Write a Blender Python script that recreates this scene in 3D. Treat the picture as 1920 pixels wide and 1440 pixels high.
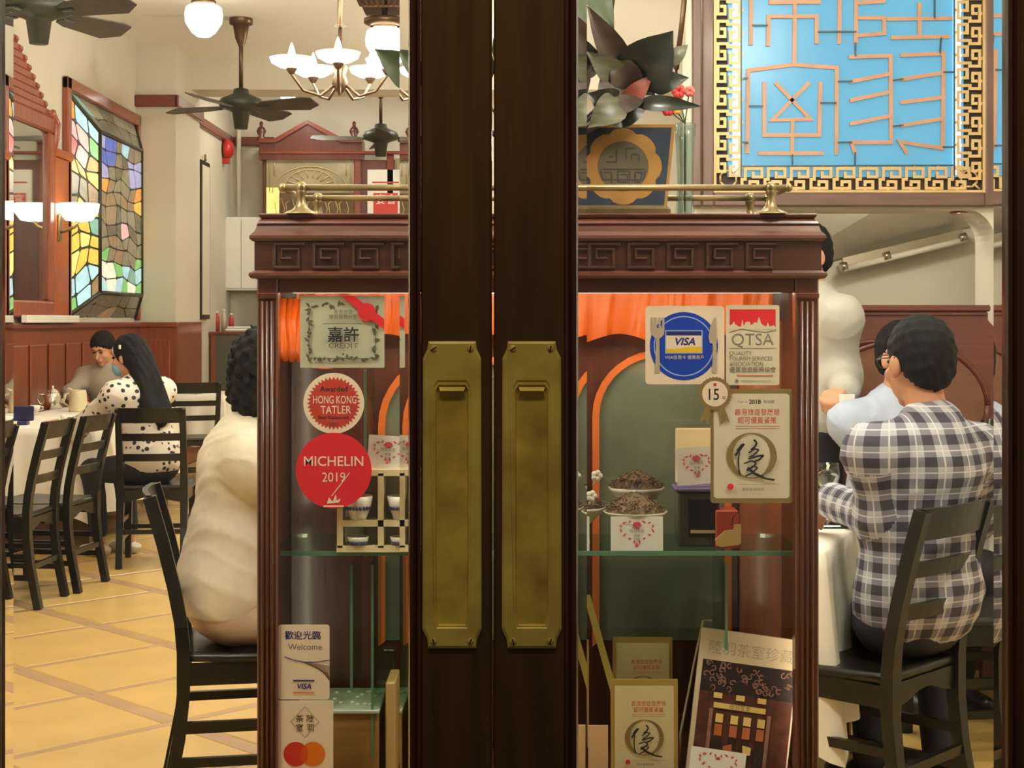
import bpy, math, random
import numpy as np
from mathutils import Vector, Matrix, Euler

for _o in list(bpy.data.objects):
    bpy.data.objects.remove(_o)
SC = bpy.context.scene
COL = SC.collection
random.seed(7)

# ------------------------------------------------------------------ camera, world, exposure
F = 2880.0            # focal length in pixels of the 1920x1440 frame
H = 1.38              # eye height above the dining-room floor
cam_d = bpy.data.cameras.new('camera')
cam = bpy.data.objects.new('camera', cam_d)
COL.objects.link(cam)
cam.location = (0, 0, H)
cam.rotation_euler = (math.pi / 2, 0, 0)
cam_d.sensor_fit = 'HORIZONTAL'
cam_d.sensor_width = 36.0
cam_d.lens = 36.0 * F / 1920.0
cam_d.shift_y = -(720.0 - 600.0) / 1920.0
cam_d.clip_end = 80
SC.camera = cam

SC.view_settings.view_transform = 'Standard'
SC.view_settings.look = 'None'
SC.view_settings.gamma = 1.0
SC.view_settings.use_curve_mapping = False
SC.view_settings.exposure = 0.0

WORLD_COL = (1.0, 0.86, 0.66)
WORLD_STR = 0.08
LAMP_COL = (1.0, 0.95, 0.85)
GLOBE_STR = 57.0
SCONCE_STR = 5.5
SHADE_STR = 32.0
CABLAMP_STR = 60.0

wd = bpy.data.worlds.new('street_night')
SC.world = wd
wd.use_nodes = True
wd.node_tree.nodes['Background'].inputs[0].default_value = (*WORLD_COL, 1)
wd.node_tree.nodes['Background'].inputs[1].default_value = WORLD_STR
SC.cycles.max_bounces = 10
SC.cycles.transmission_bounces = 12
SC.cycles.transparent_max_bounces = 12
SC.cycles.glossy_bounces = 5
SC.cycles.diffuse_bounces = 3
SC.cycles.sample_clamp_indirect = 6.0
SC.cycles.blur_glossy = 0.5
SC.cycles.caustics_reflective = False
SC.cycles.caustics_refractive = False

# ------------------------------------------------------------------ helpers
def P(x, y, Y):
    """world point seen at photo pixel (x, y) when it stands Y metres in front of the eye"""
    return Vector(((x - 960.0) * Y / F, Y, H - (y - 600.0) * Y / F))

def PX(x, Y): return (x - 960.0) * Y / F
def PZ(y, Y): return H - (y - 600.0) * Y / F

def lin(c):
    return tuple(((v / 255.0) / 12.92 if v / 255.0 <= 0.04045 else ((v / 255.0 + 0.055) / 1.055) ** 2.4) for v in c)

MATS = {}
def mat(name, col, rough=0.5, metal=0.0, var=0.12, scale=6.0, bump=0.0, stretch=(1, 1, 1), emit=None,
        estr=0.0, coat=0.0, spec=0.5, transl=0.0, bscale=None):
    if name in MATS: return MATS[name]
    m = bpy.data.materials.new(name); m.use_nodes = True
    nt = m.node_tree; N = nt.nodes; L = nt.links
    b = N['Principled BSDF']; c = lin(col)
    b.inputs['Roughness'].default_value = rough
    b.inputs['Metallic'].default_value = metal
    b.inputs['Specular IOR Level'].default_value = spec
    b.inputs['Coat Weight'].default_value = coat
    b.inputs['Coat Roughness'].default_value = 0.12
    b.inputs['Base Color'].default_value = (*c, 1)
    tc = N.new('ShaderNodeTexCoord'); mp = N.new('ShaderNodeMapping')
    mp.inputs['Scale'].default_value = stretch
    L.new(tc.outputs['Object'], mp.inputs['Vector'])
    if var > 0:
        nz = N.new('ShaderNodeTexNoise'); nz.inputs['Scale'].default_value = scale; nz.inputs['Detail'].default_value = 4
        L.new(mp.outputs[0], nz.inputs['Vector'])
        rp = N.new('ShaderNodeValToRGB')
        rp.color_ramp.elements[0].position = 0.3; rp.color_ramp.elements[1].position = 0.72
        rp.color_ramp.elements[0].color = (*[v * (1 - var) for v in c], 1)
        rp.color_ramp.elements[1].color = (*[min(1, v * (1 + var)) for v in c], 1)
        L.new(nz.outputs['Fac'], rp.inputs[0]); L.new(rp.outputs[0], b.inputs['Base Color'])
    if bump > 0:
        n2 = N.new('ShaderNodeTexNoise'); n2.inputs['Scale'].default_value = bscale or scale * 3; n2.inputs['Detail'].default_value = 3
        L.new(mp.outputs[0], n2.inputs['Vector'])
        bp = N.new('ShaderNodeBump'); bp.inputs['Strength'].default_value = bump; bp.inputs['Distance'].default_value = 0.01
        L.new(n2.outputs['Fac'], bp.inputs['Height']); L.new(bp.outputs[0], b.inputs['Normal'])
    if emit is not None:
        b.inputs['Emission Color'].default_value = (*emit, 1); b.inputs['Emission Strength'].default_value = estr
    if transl > 0:
        tr = N.new('ShaderNodeBsdfTranslucent'); tr.inputs[0].default_value = (*c, 1)
        mx = N.new('ShaderNodeMixShader'); mx.inputs[0].default_value = transl
        L.new(b.outputs[0], mx.inputs[1]); L.new(tr.outputs[0], mx.inputs[2]); L.new(mx.outputs[0], N['Material Output'].inputs[0])
    MATS[name] = m
    return m

def wood(name, col, rough=0.35, axis='z', coat=0.2, var=0.3):
    st = {'z': (14, 14, 1.2), 'x': (1.2, 14, 14), 'y': (14, 1.2, 14)}[axis]
    return mat(name, col, rough, var=var, scale=3.0, stretch=st, coat=coat, bump=0.04)

def emis(name, col, strength):
    if name in MATS: return MATS[name]
    m = bpy.data.materials.new(name); m.use_nodes = True
    nt = m.node_tree; N = nt.nodes
    N.remove(N['Principled BSDF'])
    e = N.new('ShaderNodeEmission'); e.inputs[0].default_value = (*col, 1); e.inputs[1].default_value = strength
    nt.links.new(e.outputs[0], N['Material Output'].inputs[0])
    MATS[name] = m
    return m

def glass(name, col=(1, 1, 1), ior=1.5, rough=0.0):
    if name in MATS: return MATS[name]
    m = bpy.data.materials.new(name); m.use_nodes = True
    nt = m.node_tree; N = nt.nodes
    N.remove(N['Principled BSDF'])
    g = N.new('ShaderNodeBsdfGlass'); g.inputs['Color'].default_value = (*col, 1)
    g.inputs['IOR'].default_value = ior; g.inputs['Roughness'].default_value = rough
    nt.links.new(g.outputs[0], N['Material Output'].inputs[0])
    MATS[name] = m
    return m

def clear(name, col=(1, 1, 1), refl=0.06):
    """thin pane: mostly transparent with a weak mirror reflection"""
    if name in MATS: return MATS[name]
    m = bpy.data.materials.new(name); m.use_nodes = True
    nt = m.node_tree; N = nt.nodes
    N.remove(N['Principled BSDF'])
    t = N.new('ShaderNodeBsdfTransparent'); t.inputs[0].default_value = (*col, 1)
    g = N.new('ShaderNodeBsdfGlossy'); g.inputs['Roughness'].default_value = 0.02
    x = N.new('ShaderNodeMixShader'); x.inputs[0].default_value = refl
    nt.links.new(t.outputs[0], x.inputs[1]); nt.links.new(g.outputs[0], x.inputs[2])
    nt.links.new(x.outputs[0], N['Material Output'].inputs[0])
    MATS[name] = m
    return m

W = {}   # world matrix of every object built
def rz(a): return Matrix.Rotation(a, 4, 'Z')

class MB:
    def __init__(s): s.v = []; s.f = []; s.sm = []
    def add(s, vs, fs, smooth=False):
        o = len(s.v); s.v += [Vector(v) for v in vs]
        s.f += [tuple(i + o for i in f) for f in fs]; s.sm += [smooth] * len(fs)
        return s
    def box(s, a, b, bev=0.0):
        x0, x1 = sorted((a[0], b[0])); y0, y1 = sorted((a[1], b[1])); z0, z1 = sorted((a[2], b[2]))
        if bev <= 0:
            vs = [(x, y, z) for z in (z0, z1) for y in (y0, y1) for x in (x0, x1)]
            return s.add(vs, [(0, 2, 3, 1), (4, 5, 7, 6), (0, 1, 5, 4), (2, 6, 7, 3), (0, 4, 6, 2), (1, 3, 7, 5)])
        e = min(bev, (x1 - x0) * .45, (y1 - y0) * .45, (z1 - z0) * .45)
        vs = []; idx = {}
        cx = ((x0, x1)); cy = (y0, y1); cz = (z0, z1)
        for i in (0, 1):
            for j in (0, 1):
                for k in (0, 1):
                    sx, sy, sz = (1 - 2 * i) * e, (1 - 2 * j) * e, (1 - 2 * k) * e
                    for ax, d in enumerate(((0, sy, sz), (sx, 0, sz), (sx, sy, 0))):
                        idx[i, j, k, ax] = len(vs); vs.append((cx[i] + d[0], cy[j] + d[1], cz[k] + d[2]))
        g = lambda i, j, k, a: idx[i, j, k, a]
        fs = []
        for i in (0, 1):
            q = [g(i, 0, 0, 0), g(i, 1, 0, 0), g(i, 1, 1, 0), g(i, 0, 1, 0)]; fs.append(q if i else q[::-1])
            q = [g(0, i, 0, 1), g(0, i, 1, 1), g(1, i, 1, 1), g(1, i, 0, 1)]; fs.append(q if i else q[::-1])
            q = [g(0, 0, i, 2), g(1, 0, i, 2), g(1, 1, i, 2), g(0, 1, i, 2)]; fs.append(q if i else q[::-1])
        for a in (0, 1):
            for b_ in (0, 1):
                q = [g(0, a, b_, 1), g(1, a, b_, 1), g(1, a, b_, 2), g(0, a, b_, 2)]; fs.append(q if (a ^ b_) else q[::-1])
                q = [g(a, 0, b_, 0), g(a, 1, b_, 0), g(a, 1, b_, 2), g(a, 0, b_, 2)]; fs.append(q[::-1] if (a ^ b_) else q)
                q = [g(a, b_, 0, 0), g(a, b_, 1, 0), g(a, b_, 1, 1), g(a, b_, 0, 1)]; fs.append(q if (a ^ b_) else q[::-1])
        for i in (0, 1):
            for j in (0, 1):
                for k in (0, 1):
                    q = [g(i, j, k, 0), g(i, j, k, 1), g(i, j, k, 2)]; fs.append(q if (i + j + k) % 2 else q[::-1])
        return s.add(vs, fs)
    def tube(s, pts, r, n=10, cap=True, smooth=True):
        pts = [Vector(p) for p in pts]; rr = r if isinstance(r, (list, tuple)) else [r] * len(pts)
        vs = []; fs = []; up = None
        for i, p in enumerate(pts):
            d = (pts[min(i + 1, len(pts) - 1)] - pts[max(i - 1, 0)]).normalized()
            if up is None:
                up = Vector((0, 0, 1)) if abs(d.z) < .9 else Vector((1, 0, 0))
            u = d.cross(up).normalized(); w = u.cross(d).normalized(); up = w
            for k in range(n):
                a = 2 * math.pi * k / n; vs.append(p + (u * math.cos(a) + w * math.sin(a)) * rr[i])
        for i in range(len(pts) - 1):
            for k in range(n):
                k2 = (k + 1) % n; fs.append((i * n + k, i * n + k2, (i + 1) * n + k2, (i + 1) * n + k))
        s.add(vs, fs, smooth)
        if cap:
            o = len(s.v) - len(vs)
            s.f.append(tuple(o + k for k in range(n))[::-1]); s.sm.append(False)
            s.f.append(tuple(o + (len(pts) - 1) * n + k for k in range(n))); s.sm.append(False)
        return s
    def strip(s, pts, side, w, t):
        """rectangular bar swept along pts; side = width direction"""
        pts = [Vector(p) for p in pts]; side = Vector(side).normalized(); vs = []; fs = []
        ww = w if isinstance(w, (list, tuple)) else [w] * len(pts)
        for i, p in enumerate(pts):
            d = (pts[min(i + 1, len(pts) - 1)] - pts[max(i - 1, 0)]).normalized()
            n = d.cross(side).normalized()
            a = side * ww[i] / 2; b = n * t / 2
            vs += [p - a - b, p + a - b, p + a + b, p - a + b]
        for i in range(len(pts) - 1):
            for k in range(4):
                k2 = (k + 1) % 4; fs.append((i * 4 + k, i * 4 + k2, i * 4 + 4 + k2, i * 4 + 4 + k))
        m = (len(pts) - 1) * 4
        fs += [(3, 2, 1, 0), (m, m + 1, m + 2, m + 3)]
        return s.add(vs, fs)
    def lathe(s, prof, c=(0, 0, 0), n=24, axis='z', smooth=True, a0=0.0, a1=2 * math.pi):
        c = Vector(c); vs = []; fs = []; full = abs(a1 - a0 - 2 * math.pi) < 1e-6
        m = n if full else n + 1
        for r, h in prof:
            for k in range(m):
                a = a0 + (a1 - a0) * k / n
                p = (r * math.cos(a), r * math.sin(a), h)
                if axis == 'y': p = (p[0], h, p[1])
                elif axis == 'x': p = (h, p[0], p[1])
                vs.append(c + Vector(p))
        for i in range(len(prof) - 1):
            for k in range(n):
                k2 = (k + 1) % m; fs.append((i * m + k, i * m + k2, (i + 1) * m + k2, (i + 1) * m + k))
        return s.add(vs, fs, smooth)
    def prism(s, poly, org, ux, uy, depth):
        """2d polygon in the plane (org, ux, uy) extruded by the vector depth"""
        org, ux, uy, depth = Vector(org), Vector(ux), Vector(uy), Vector(depth)
        a = [org + ux * x + uy * y for x, y in poly]; n = len(a)
        vs = a + [p + depth for p in a]
        fs = [tuple(range(n)), tuple(range(2 * n - 1, n - 1, -1))]
        fs += [(i, i + n, (i + 1) % n + n, (i + 1) % n) for i in range(n)]
        return s.add(vs, fs)
    def sphere(s, c, r, n=16, m=10, smooth=True):
        r = (r, r, r) if not isinstance(r, (list, tuple)) else r
        c = Vector(c); vs = [c + Vector((0, 0, r[2]))]; fs = []
        for i in range(1, m):
            t = math.pi * i / m
            for k in range(n):
                a = 2 * math.pi * k / n
                vs.append(c + Vector((r[0] * math.sin(t) * math.cos(a), r[1] * math.sin(t) * math.sin(a), r[2] * math.cos(t))))
        vs.append(c - Vector((0, 0, r[2])))
        for k in range(n): fs.append((0, 1 + k, 1 + (k + 1) % n))
        for i in range(m - 2):
            for k in range(n):
                a = 1 + i * n + k; b = 1 + i * n + (k + 1) % n; fs.append((a, a + n, b + n, b))
        e = len(vs) - 1; o = 1 + (m - 2) * n
        for k in range(n): fs.append((e, o + (k + 1) % n, o + k))
        return s.add(vs, fs, smooth)
    def xf(s, M):
        s.v = [M @ v for v in s.v]; return s
    def merge(s, o):
        k = len(s.v); s.v += o.v; s.f += [tuple(i + k for i in f) for f in o.f]; s.sm += o.sm; return s

def mesh_of(name, mb, m, inv=None):
    me = bpy.data.meshes.new(name)
    vs = mb.v if inv is None else [inv @ v for v in mb.v]
    me.from_pydata([tuple(v) for v in vs], [], mb.f)
    me.polygons.foreach_set('use_smooth', mb.sm)
    for mm in (m if isinstance(m, (list, tuple)) else [m]): me.materials.append(mm)
    return me

def fixnormals(me):
    import bmesh
    b = bmesh.new(); b.from_mesh(me); bmesh.ops.recalc_face_normals(b, faces=b.faces); b.to_mesh(me); b.free()

def tag(o, label=None, cat=None, group=None, kind=None):
    if label: o['label'] = label
    if cat: o['category'] = cat
    if group: o['group'] = group
    if kind: o['kind'] = kind
    return o

def thing(name, label, cat, loc=(0, 0, 0), a=0.0, group=None, M=None):
    o = bpy.data.objects.new(name, None); COL.objects.link(o)
    o.empty_display_size = 0.05
    Mx = M if M is not None else Matrix.Translation(Vector(loc)) @ rz(a)
    o.matrix_world = Mx; W[o.name] = Mx
    return tag(o, label, cat, group)

def part(name, mb, m, parent, local=False, kind=None, label=None, fix=True):
    inv = None if local else W[parent.name].inverted()
    me = mesh_of(name, mb, m, inv)
    if fix: fixnormals(me)
    o = bpy.data.objects.new(name, me); COL.objects.link(o)
    o.parent = parent; W[o.name] = W[parent.name]
    if kind: o['kind'] = kind
    if label: o['label'] = label
    return o

def piece(name, me, parent, M=None):
    """a child that shares mesh data; M is its matrix in the parent's frame"""
    o = bpy.data.objects.new(name, me); COL.objects.link(o); o.parent = parent
    if M is not None: o.matrix_local = M
    W[o.name] = W[parent.name] @ (M if M is not None else Matrix.Identity(4))
    return o

def solo(name, mb, m, label=None, cat=None, group=None, kind=None, fix=True):
    """a thing that is one mesh, origin at the bottom of its box; mb in world coordinates"""
    xs = [v.x for v in mb.v]; ys = [v.y for v in mb.v]; zs = [v.z for v in mb.v]
    c = Vector(((min(xs) + max(xs)) / 2, (min(ys) + max(ys)) / 2, min(zs)))
    me = mesh_of(name, mb, m, Matrix.Translation(-c))
    if fix: fixnormals(me)
    o = bpy.data.objects.new(name, me); COL.objects.link(o); o.location = c
    W[o.name] = Matrix.Translation(c)
    return tag(o, label, cat, group, kind)

def copy_tree(o, M, label=None, group=None):
    def rec(src, par):
        c = src.copy(); COL.objects.link(c)
        if par is not None: c.parent = par
        for ch in [x for x in KIDS.get(src.name, [])]: rec(ch, c)
        return c
    KIDS = {}
    def walk(x):
        KIDS[x.name] = list(x.children)
        for y in x.children: walk(y)
    walk(o)
    c = rec(o, None); c.matrix_world = M; W[c.name] = M
    if label: c['label'] = label
    if group: c['group'] = group
    return c

_TX = {}
def text_mb(s, size, align='c', sx=1.0, bold=0.0, shear=0.0):
    key = (s, bold)
    if key not in _TX:
        cu = bpy.data.curves.new('lettering', 'FONT'); cu.body = s; cu.resolution_u = 3; cu.offset = bold
        ob_ = bpy.data.objects.new('lettering', cu); me = bpy.data.meshes.new_from_object(ob_)
        vs = [v.co.copy() for v in me.vertices]; fs = [tuple(p.vertices) for p in me.polygons]
        bpy.data.objects.remove(ob_); bpy.data.curves.remove(cu); bpy.data.meshes.remove(me)
        _TX[key] = (vs, fs)
    vs, fs = _TX[key]
    if not vs: return MB()
    x0 = min(v.x for v in vs); x1 = max(v.x for v in vs)
    off = {'c': (x0 + x1) / 2, 'l': x0, 'r': x1}[align]
    b = MB(); b.add([((v.x - off + shear * v.y) * size * sx, (v.y - 0.35) * size, 0) for v in vs], fs)
    return b

# things printed on flat cards: coordinates in photo pixels from the card's centre, y up
def card(name, label, cat, cx, cy, Y, w, h, base, items=(), rad=6, thick=0.0012, roll=0, lean=0, yaw=0, group=None, shape=None, yoff=0.0, frame=None):
    k = Y / F
    c = P(cx, cy, Y) + Vector((0, -yoff, 0))
    M = Matrix.Translation(c) @ rz(math.radians(yaw)) @ Matrix.Rotation(math.radians(90 - lean), 4, 'X') @ rz(math.radians(roll))
    t = thing(name, label, cat, M=M, group=group)
    if shape is None:
        pts = []
        for sx_, sy_, a in ((1, 1, 0), (-1, 1, 90), (-1, -1, 180), (1, -1, 270)):
            for q in range(4):
                an = math.radians(a + q * 30)
                pts.append((sx_ * (w / 2 - rad) + rad * math.cos(an), sy_ * (h / 2 - rad) + rad * math.sin(an)))
    else:
        pts = shape
    b = MB(); b.prism([(x * k, y * k) for x, y in pts], (0, 0, 0), (1, 0, 0), (0, 1, 0), (0, 0, -thick))
    part('sheet', b, base, t, local=True)
    layers = {}
    z = 0.0003
    for it in items:
        kind = it[0]; b = MB(); mt = it[-1]; nm = 'print'
        if kind == 't':
            _, s, u, v, size, ex, mt = it
            ex = ex or {}
            b = text_mb(s, size, ex.get('al', 'c'), ex.get('sx', 1.0), ex.get('bold', 0.0), ex.get('shear', 0.0))
            b.xf(Matrix.Translation((u, v, 0)) @ rz(math.radians(ex.get('rot', 0)))); nm = 'lettering'
        elif kind == 'r':
            _, u0, v0, u1, v1, mt = it
            b.add([(u0, v0, 0), (u1, v0, 0), (u1, v1, 0), (u0, v1, 0)], [(0, 1, 2, 3)])
        elif kind == 'd':
            _, u, v, r, mt = it; n = 40
            b.add([(u + r * math.cos(2 * math.pi * q / n), v + r * math.sin(2 * math.pi * q / n), 0) for q in range(n)], [tuple(range(n))])
        elif kind == 'o':
            _, u, v, r0, r1, mt = it; n = 40; vs = []
            for q in range(n):
                cs, sn = math.cos(2 * math.pi * q / n), math.sin(2 * math.pi * q / n)
                vs += [(u + r0 * cs, v + r0 * sn, 0), (u + r1 * cs, v + r1 * sn, 0)]
            b.add(vs, [(2 * q, 2 * q + 1, (2 * q + 3) % (2 * n), (2 * q + 2) % (2 * n)) for q in range(n)])
        elif kind == 'p':
            _, pl, tk, mt = it
            for (xa, ya), (xb, yb) in zip(pl[:-1], pl[1:]):
                d = Vector((xb - xa, yb - ya)); d = d.normalized() if d.length > 0 else Vector((1, 0)); nn = Vector((-d.y, d.x)) * tk / 2
                b.add([(xa - nn.x, ya - nn.y, 0), (xb - nn.x, yb - nn.y, 0), (xb + nn.x, yb + nn.y, 0), (xa + nn.x, ya + nn.y, 0)], [(0, 1, 2, 3)])
        elif kind == 'f':
            _, pl, mt = it
            b.add([(x, y, 0) for x, y in pl], [tuple(range(len(pl)))])
        b.v = [Vector((v.x * k, v.y * k, z)) for v in b.v]
        z += 0.00006
        if not b.v: continue
        layers.setdefault((nm, mt.name), []).append((b, mt))
    for (nm, _), bl in layers.items():
        if nm == 'print' and len(bl) > 8:      # fine print too small to pick apart
            b = MB()
            for q, _m in bl: b.merge(q)
            part(nm, b, bl[0][1], t, local=True, fix=False, kind='stuff')
        else:
            for q, mt in bl: part(nm, q, mt, t, local=True, fix=False)
    return t

# ------------------------------------------------------------------ materials of the setting
M_WALL = mat('cream_plaster', (217, 208, 189), 0.75, var=0.04, scale=1.5, bump=0.02, bscale=60)
M_CEIL = mat('ceiling_plaster', (248, 243, 230), 0.8, var=0.02, scale=1.2)
M_WAINS = wood('wainscot_wood', (138, 66, 34), 0.3, 'z', 0.3, 0.22)
M_RAIL = wood('rail_wood', (120, 52, 32), 0.3, 'y', 0.3, 0.2)
M_RAILX = wood('rail_wood_x', (120, 52, 32), 0.3, 'x', 0.3, 0.2)
M_DOOR = wood('door_wood', (92, 60, 26), 0.38, 'z', 0.15, 0.28)
M_DOORM = wood('door_bead_wood', (84, 46, 30), 0.28, 'z', 0.35, 0.25)
M_CAB = wood('rosewood', (84, 44, 31), 0.3, 'z', 0.35, 0.3)
M_CABX = wood('rosewood_x', (88, 46, 33), 0.3, 'x', 0.4, 0.3)
M_CARVE = wood('carved_rosewood', (70, 40, 30), 0.34, 'x', 0.3, 0.3)
M_TILE = mat('floor_tile', (210, 172, 102), 0.32, var=0.10, scale=4, bump=0.015, bscale=30, coat=0.1)
M_TILEB = mat('floor_bed', (196, 160, 98), 0.5, var=0.10, scale=3)
M_STRIP = mat('floor_strip', (178, 142, 100), 0.4, var=0.10, scale=5)
M_BLACK = mat('black_lacquer', (24, 21, 17), 0.3, var=0.25, scale=12, coat=0.12, spec=.35)
M_GLASS = glass('plate_glass', (0.97, 0.985, 0.97))
M_CLEAR = clear('thin_glass', (0.97, 0.985, 0.96), 0.05)
M_CLEARG = clear('green_glass', (0.80, 0.90, 0.82), 0.10)
M_CREAMP = mat('cream_paint', (232, 222, 200), 0.5, var=0.03)
M_WHITE = mat('white_enamel', (238, 234, 222), 0.35, var=0.03)
M_METAL = mat('brushed_steel', (190, 182, 168), 0.22, 1.0, var=0.06)
M_CHROME = mat('steel_bright', (225, 220, 210), 0.08, 1.0, var=0.0)
M_GREEN_EDGE = mat('glass_edge', (120, 160, 130), 0.15, var=0.05, transl=0.4)

def brass(name, col, rough, var):
    m = mat(name, col, rough, 0.75, var=var, scale=9, bump=0.03, bscale=25)
    return m
M_BRASS = mat('old_brass', (248, 204, 96), 0.36, 0.1, var=.3, scale=14, bump=.05, bscale=40)
M_BRASSD = mat('worn_brass', (240, 190, 80), 0.44, 0.08, var=.42, scale=16, bump=.05, bscale=40)
M_BRASSG = brass('gallery_brass', (150, 132, 92), 0.3, 0.35)
M_GOLD = mat('gilt', (204, 172, 120), 0.45, 0.35, var=.15)

CEIL = 3.95
WL = -3.5

# ------------------------------------------------------------------ floor with its tiles and strips
b = MB(); b.box((-3.7, 1.9, -0.20), (2.8, 17.7, -0.012))
floor = solo('floor', b, M_TILEB, 'pale yellow tiled floor crossed by brown strips', 'floor', kind='structure')
D1 = Vector((1, -1, 0)).normalized(); D2 = Vector((1, 1, 0)).normalized()
GA, GB = 0.565, 0.675           # spacing across D2 and across D1
WA, WB = 0.045, 0.075           # strip widths
bt = MB(); bt.box((-(GB - WB) / 2 + .002, -(GA - WA) / 2 + .002, -0.010), ((GB - WB) / 2 - .002, (GA - WA) / 2 - .002, 0.0), 0.003)
me_tile = mesh_of('tile', bt, M_TILE); fixnormals(me_tile)
bs = MB(); bs.box((-GB / 2 + .001, -WA / 2 + .001, -0.010), (GB / 2 - .001, WA / 2 - .001, -0.0012), 0.002)
me_sa = mesh_of('strip', bs, M_STRIP); fixnormals(me_sa)
bs = MB(); bs.box((-WB / 2 + .001, -(GA - WA) / 2 + .001, -0.010), (WB / 2 - .001, (GA - WA) / 2 - .001, -0.0012), 0.002)
me_sb = mesh_of('strip', bs, M_STRIP); fixnormals(me_sb)
Rf = rz(math.radians(45))       # local x runs along D2, local y across it
Wi = W[floor.name].inverted()
for i in range(-10, 32):
    for j in range(-40, 10):
        q2 = 2.912 + GB * i; q1 = 4.546 - GA * j * -1
        # along D2 coordinate p=(X+Y)/sqrt2, across n=(Y-X)/sqrt2
        p = q2 + GB / 2; n = 4.546 + GA * j + GA / 2
        c = Vector(((p - n) / math.sqrt(2), (p + n) / math.sqrt(2), 0))
        if -3.2 < c.x < 2.3 and 3.6 < c.y < 12.4:
            piece('tile', me_tile, floor, Wi @ Matrix.Translation(c) @ Rf)
            c2 = Vector(((p - (n - GA / 2)) / math.sqrt(2), (p + n - GA / 2) / math.sqrt(2), 0))
            piece('strip', me_sa, floor, Wi @ Matrix.Translation(c2) @ Rf)
            c3 = Vector(((p - GB / 2 - n) / math.sqrt(2), (p - GB / 2 + n) / math.sqrt(2), 0))
            piece('strip', me_sb, floor, Wi @ Matrix.Translation(c3) @ Rf)

def struct(name, mb, m, label, cat='wall'):
    return solo(name, mb, m, label, cat, kind='structure')

b = MB(); b.box((-3.7, 1.9, CEIL), (2.8, 17.7, CEIL + .1))
struct('ceiling', b, M_CEIL, 'plain cream plaster ceiling over the dining room', 'ceiling')
b = MB(); b.box((WL - .1, 2.1, 0), (WL, 14.3, CEIL))
wall_left = struct('wall_left', b, M_WALL, 'cream wall behind the coloured glass lightbox and mirror')
b = MB(); b.box((WL - .1, 14.3, 0), (-3.13, 15.4, CEIL))
wall_pier = struct('wall_pier', b, M_WALL, 'cream pier beside the coloured glass lightbox')
b = MB(); b.box((-3.32, 15.4, 0), (-3.2, 17.5, CEIL))
struct('wall_recess', b, M_WALL, 'cream side wall of the far recess with the red bell')
b = MB(); b.box((-3.6, 17.5, 0), (2.8, 17.6, CEIL))
struct('wall_back', b, M_WALL, 'cream far wall behind the carved dresser')
b = MB(); b.box((2.6, 2.1, 0), (2.7, 17.5, CEIL))
struct('wall_right', b, M_WALL, 'cream wall on the far side of the booth')
b = MB(); b.box((-3.13, 15.0, 3.63), (2.6, 15.5, CEIL))
struct('trim_1', b, M_WALL, 'cream ceiling beam crossing the far end of the room', 'beam')
# picture rail pieces
b = MB(); b.box((WL, 14.24, 3.36), (-3.10, 14.30, 3.47), .01); b.box((-3.13, 14.24, 3.36), (-3.09, 15.42, 3.47), .01)
struct('trim_2', b, M_RAIL, 'dark red picture rail around the cream pier', 'trim')
b = MB(); b.box((-3.2, 15.6, 3.36), (-3.16, 17.5, 3.46), .01)
struct('trim_3', b, M_RAIL, 'dark red picture rail above the red bell', 'trim')
b = MB(); b.box((-3.16, 17.45, 3.36), (-2.7, 17.5, 3.46), .01)
struct('trim_4', b, M_RAILX, 'short dark red picture rail beside the carved dresser', 'trim')
# front wall around the doors (outside the frame of the photograph)
b = MB(); b.box((-3.6, 2.0, 0), (-0.82, 2.12, CEIL)); b.box((0.80, 2.0, 0), (2.7, 2.12, CEIL)); b.box((-0.82, 2.0, 2.45), (0.80, 2.12, CEIL))
struct('wall_front', b, M_WALL, 'cream wall around the glazed entrance doors')
b = MB(); b.box((-4, -3, -.3), (4, 1.9, -.02))
struct('pavement', b, mat('pavement_stone', (90, 84, 76), .8, var=.2), 'grey stone pavement outside the doors', 'pavement')

# wainscot along the left wall
WR = 1.36
b = MB(); b.box((WL, 4.0, 0.0), (WL + .02, 14.3, WR - .03))
wback = part('wainscot_board', b, M_WAINS, wall_left)
bp = MB(); bp.box((0, -.19, .12), (.022, .19, WR - .16), .012)
me_wp = mesh_of('wainscot_panel', bp, M_WAINS); fixnormals(me_wp)
y = 8.1
while y < 14.2:
    piece('wainscot_panel', me_wp, wall_left, W[wall_left.name].inverted() @ Matrix.Translation((WL + .018, y, 0)))
    y += 0.45
b = MB(); b.box((WL, 4.0, WR - .05), (WL + .06, 14.3, WR + .0), .012); b.box((WL, 4.0, 0), (WL + .035, 14.3, .10), .01)
part('wainscot_rail', b, M_RAIL, wall_left)
b = MB(); b.box((WL, 14.26, 0), (-3.12, 14.31, WR - .03)); b.box((WL, 14.24, WR - .05), (-3.10, 14.3, WR), .01); b.box((-3.13, 14.28, 0), (-3.11, 15.4, WR))
part('wainscot_board', b, M_WAINS, wall_pier)
bp = MB(); bp.box((-3.46, 14.235, .15), (-3.17, 14.26, WR - .16), .012)
part('wainscot_panel', bp, M_WAINS, wall_pier)

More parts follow.
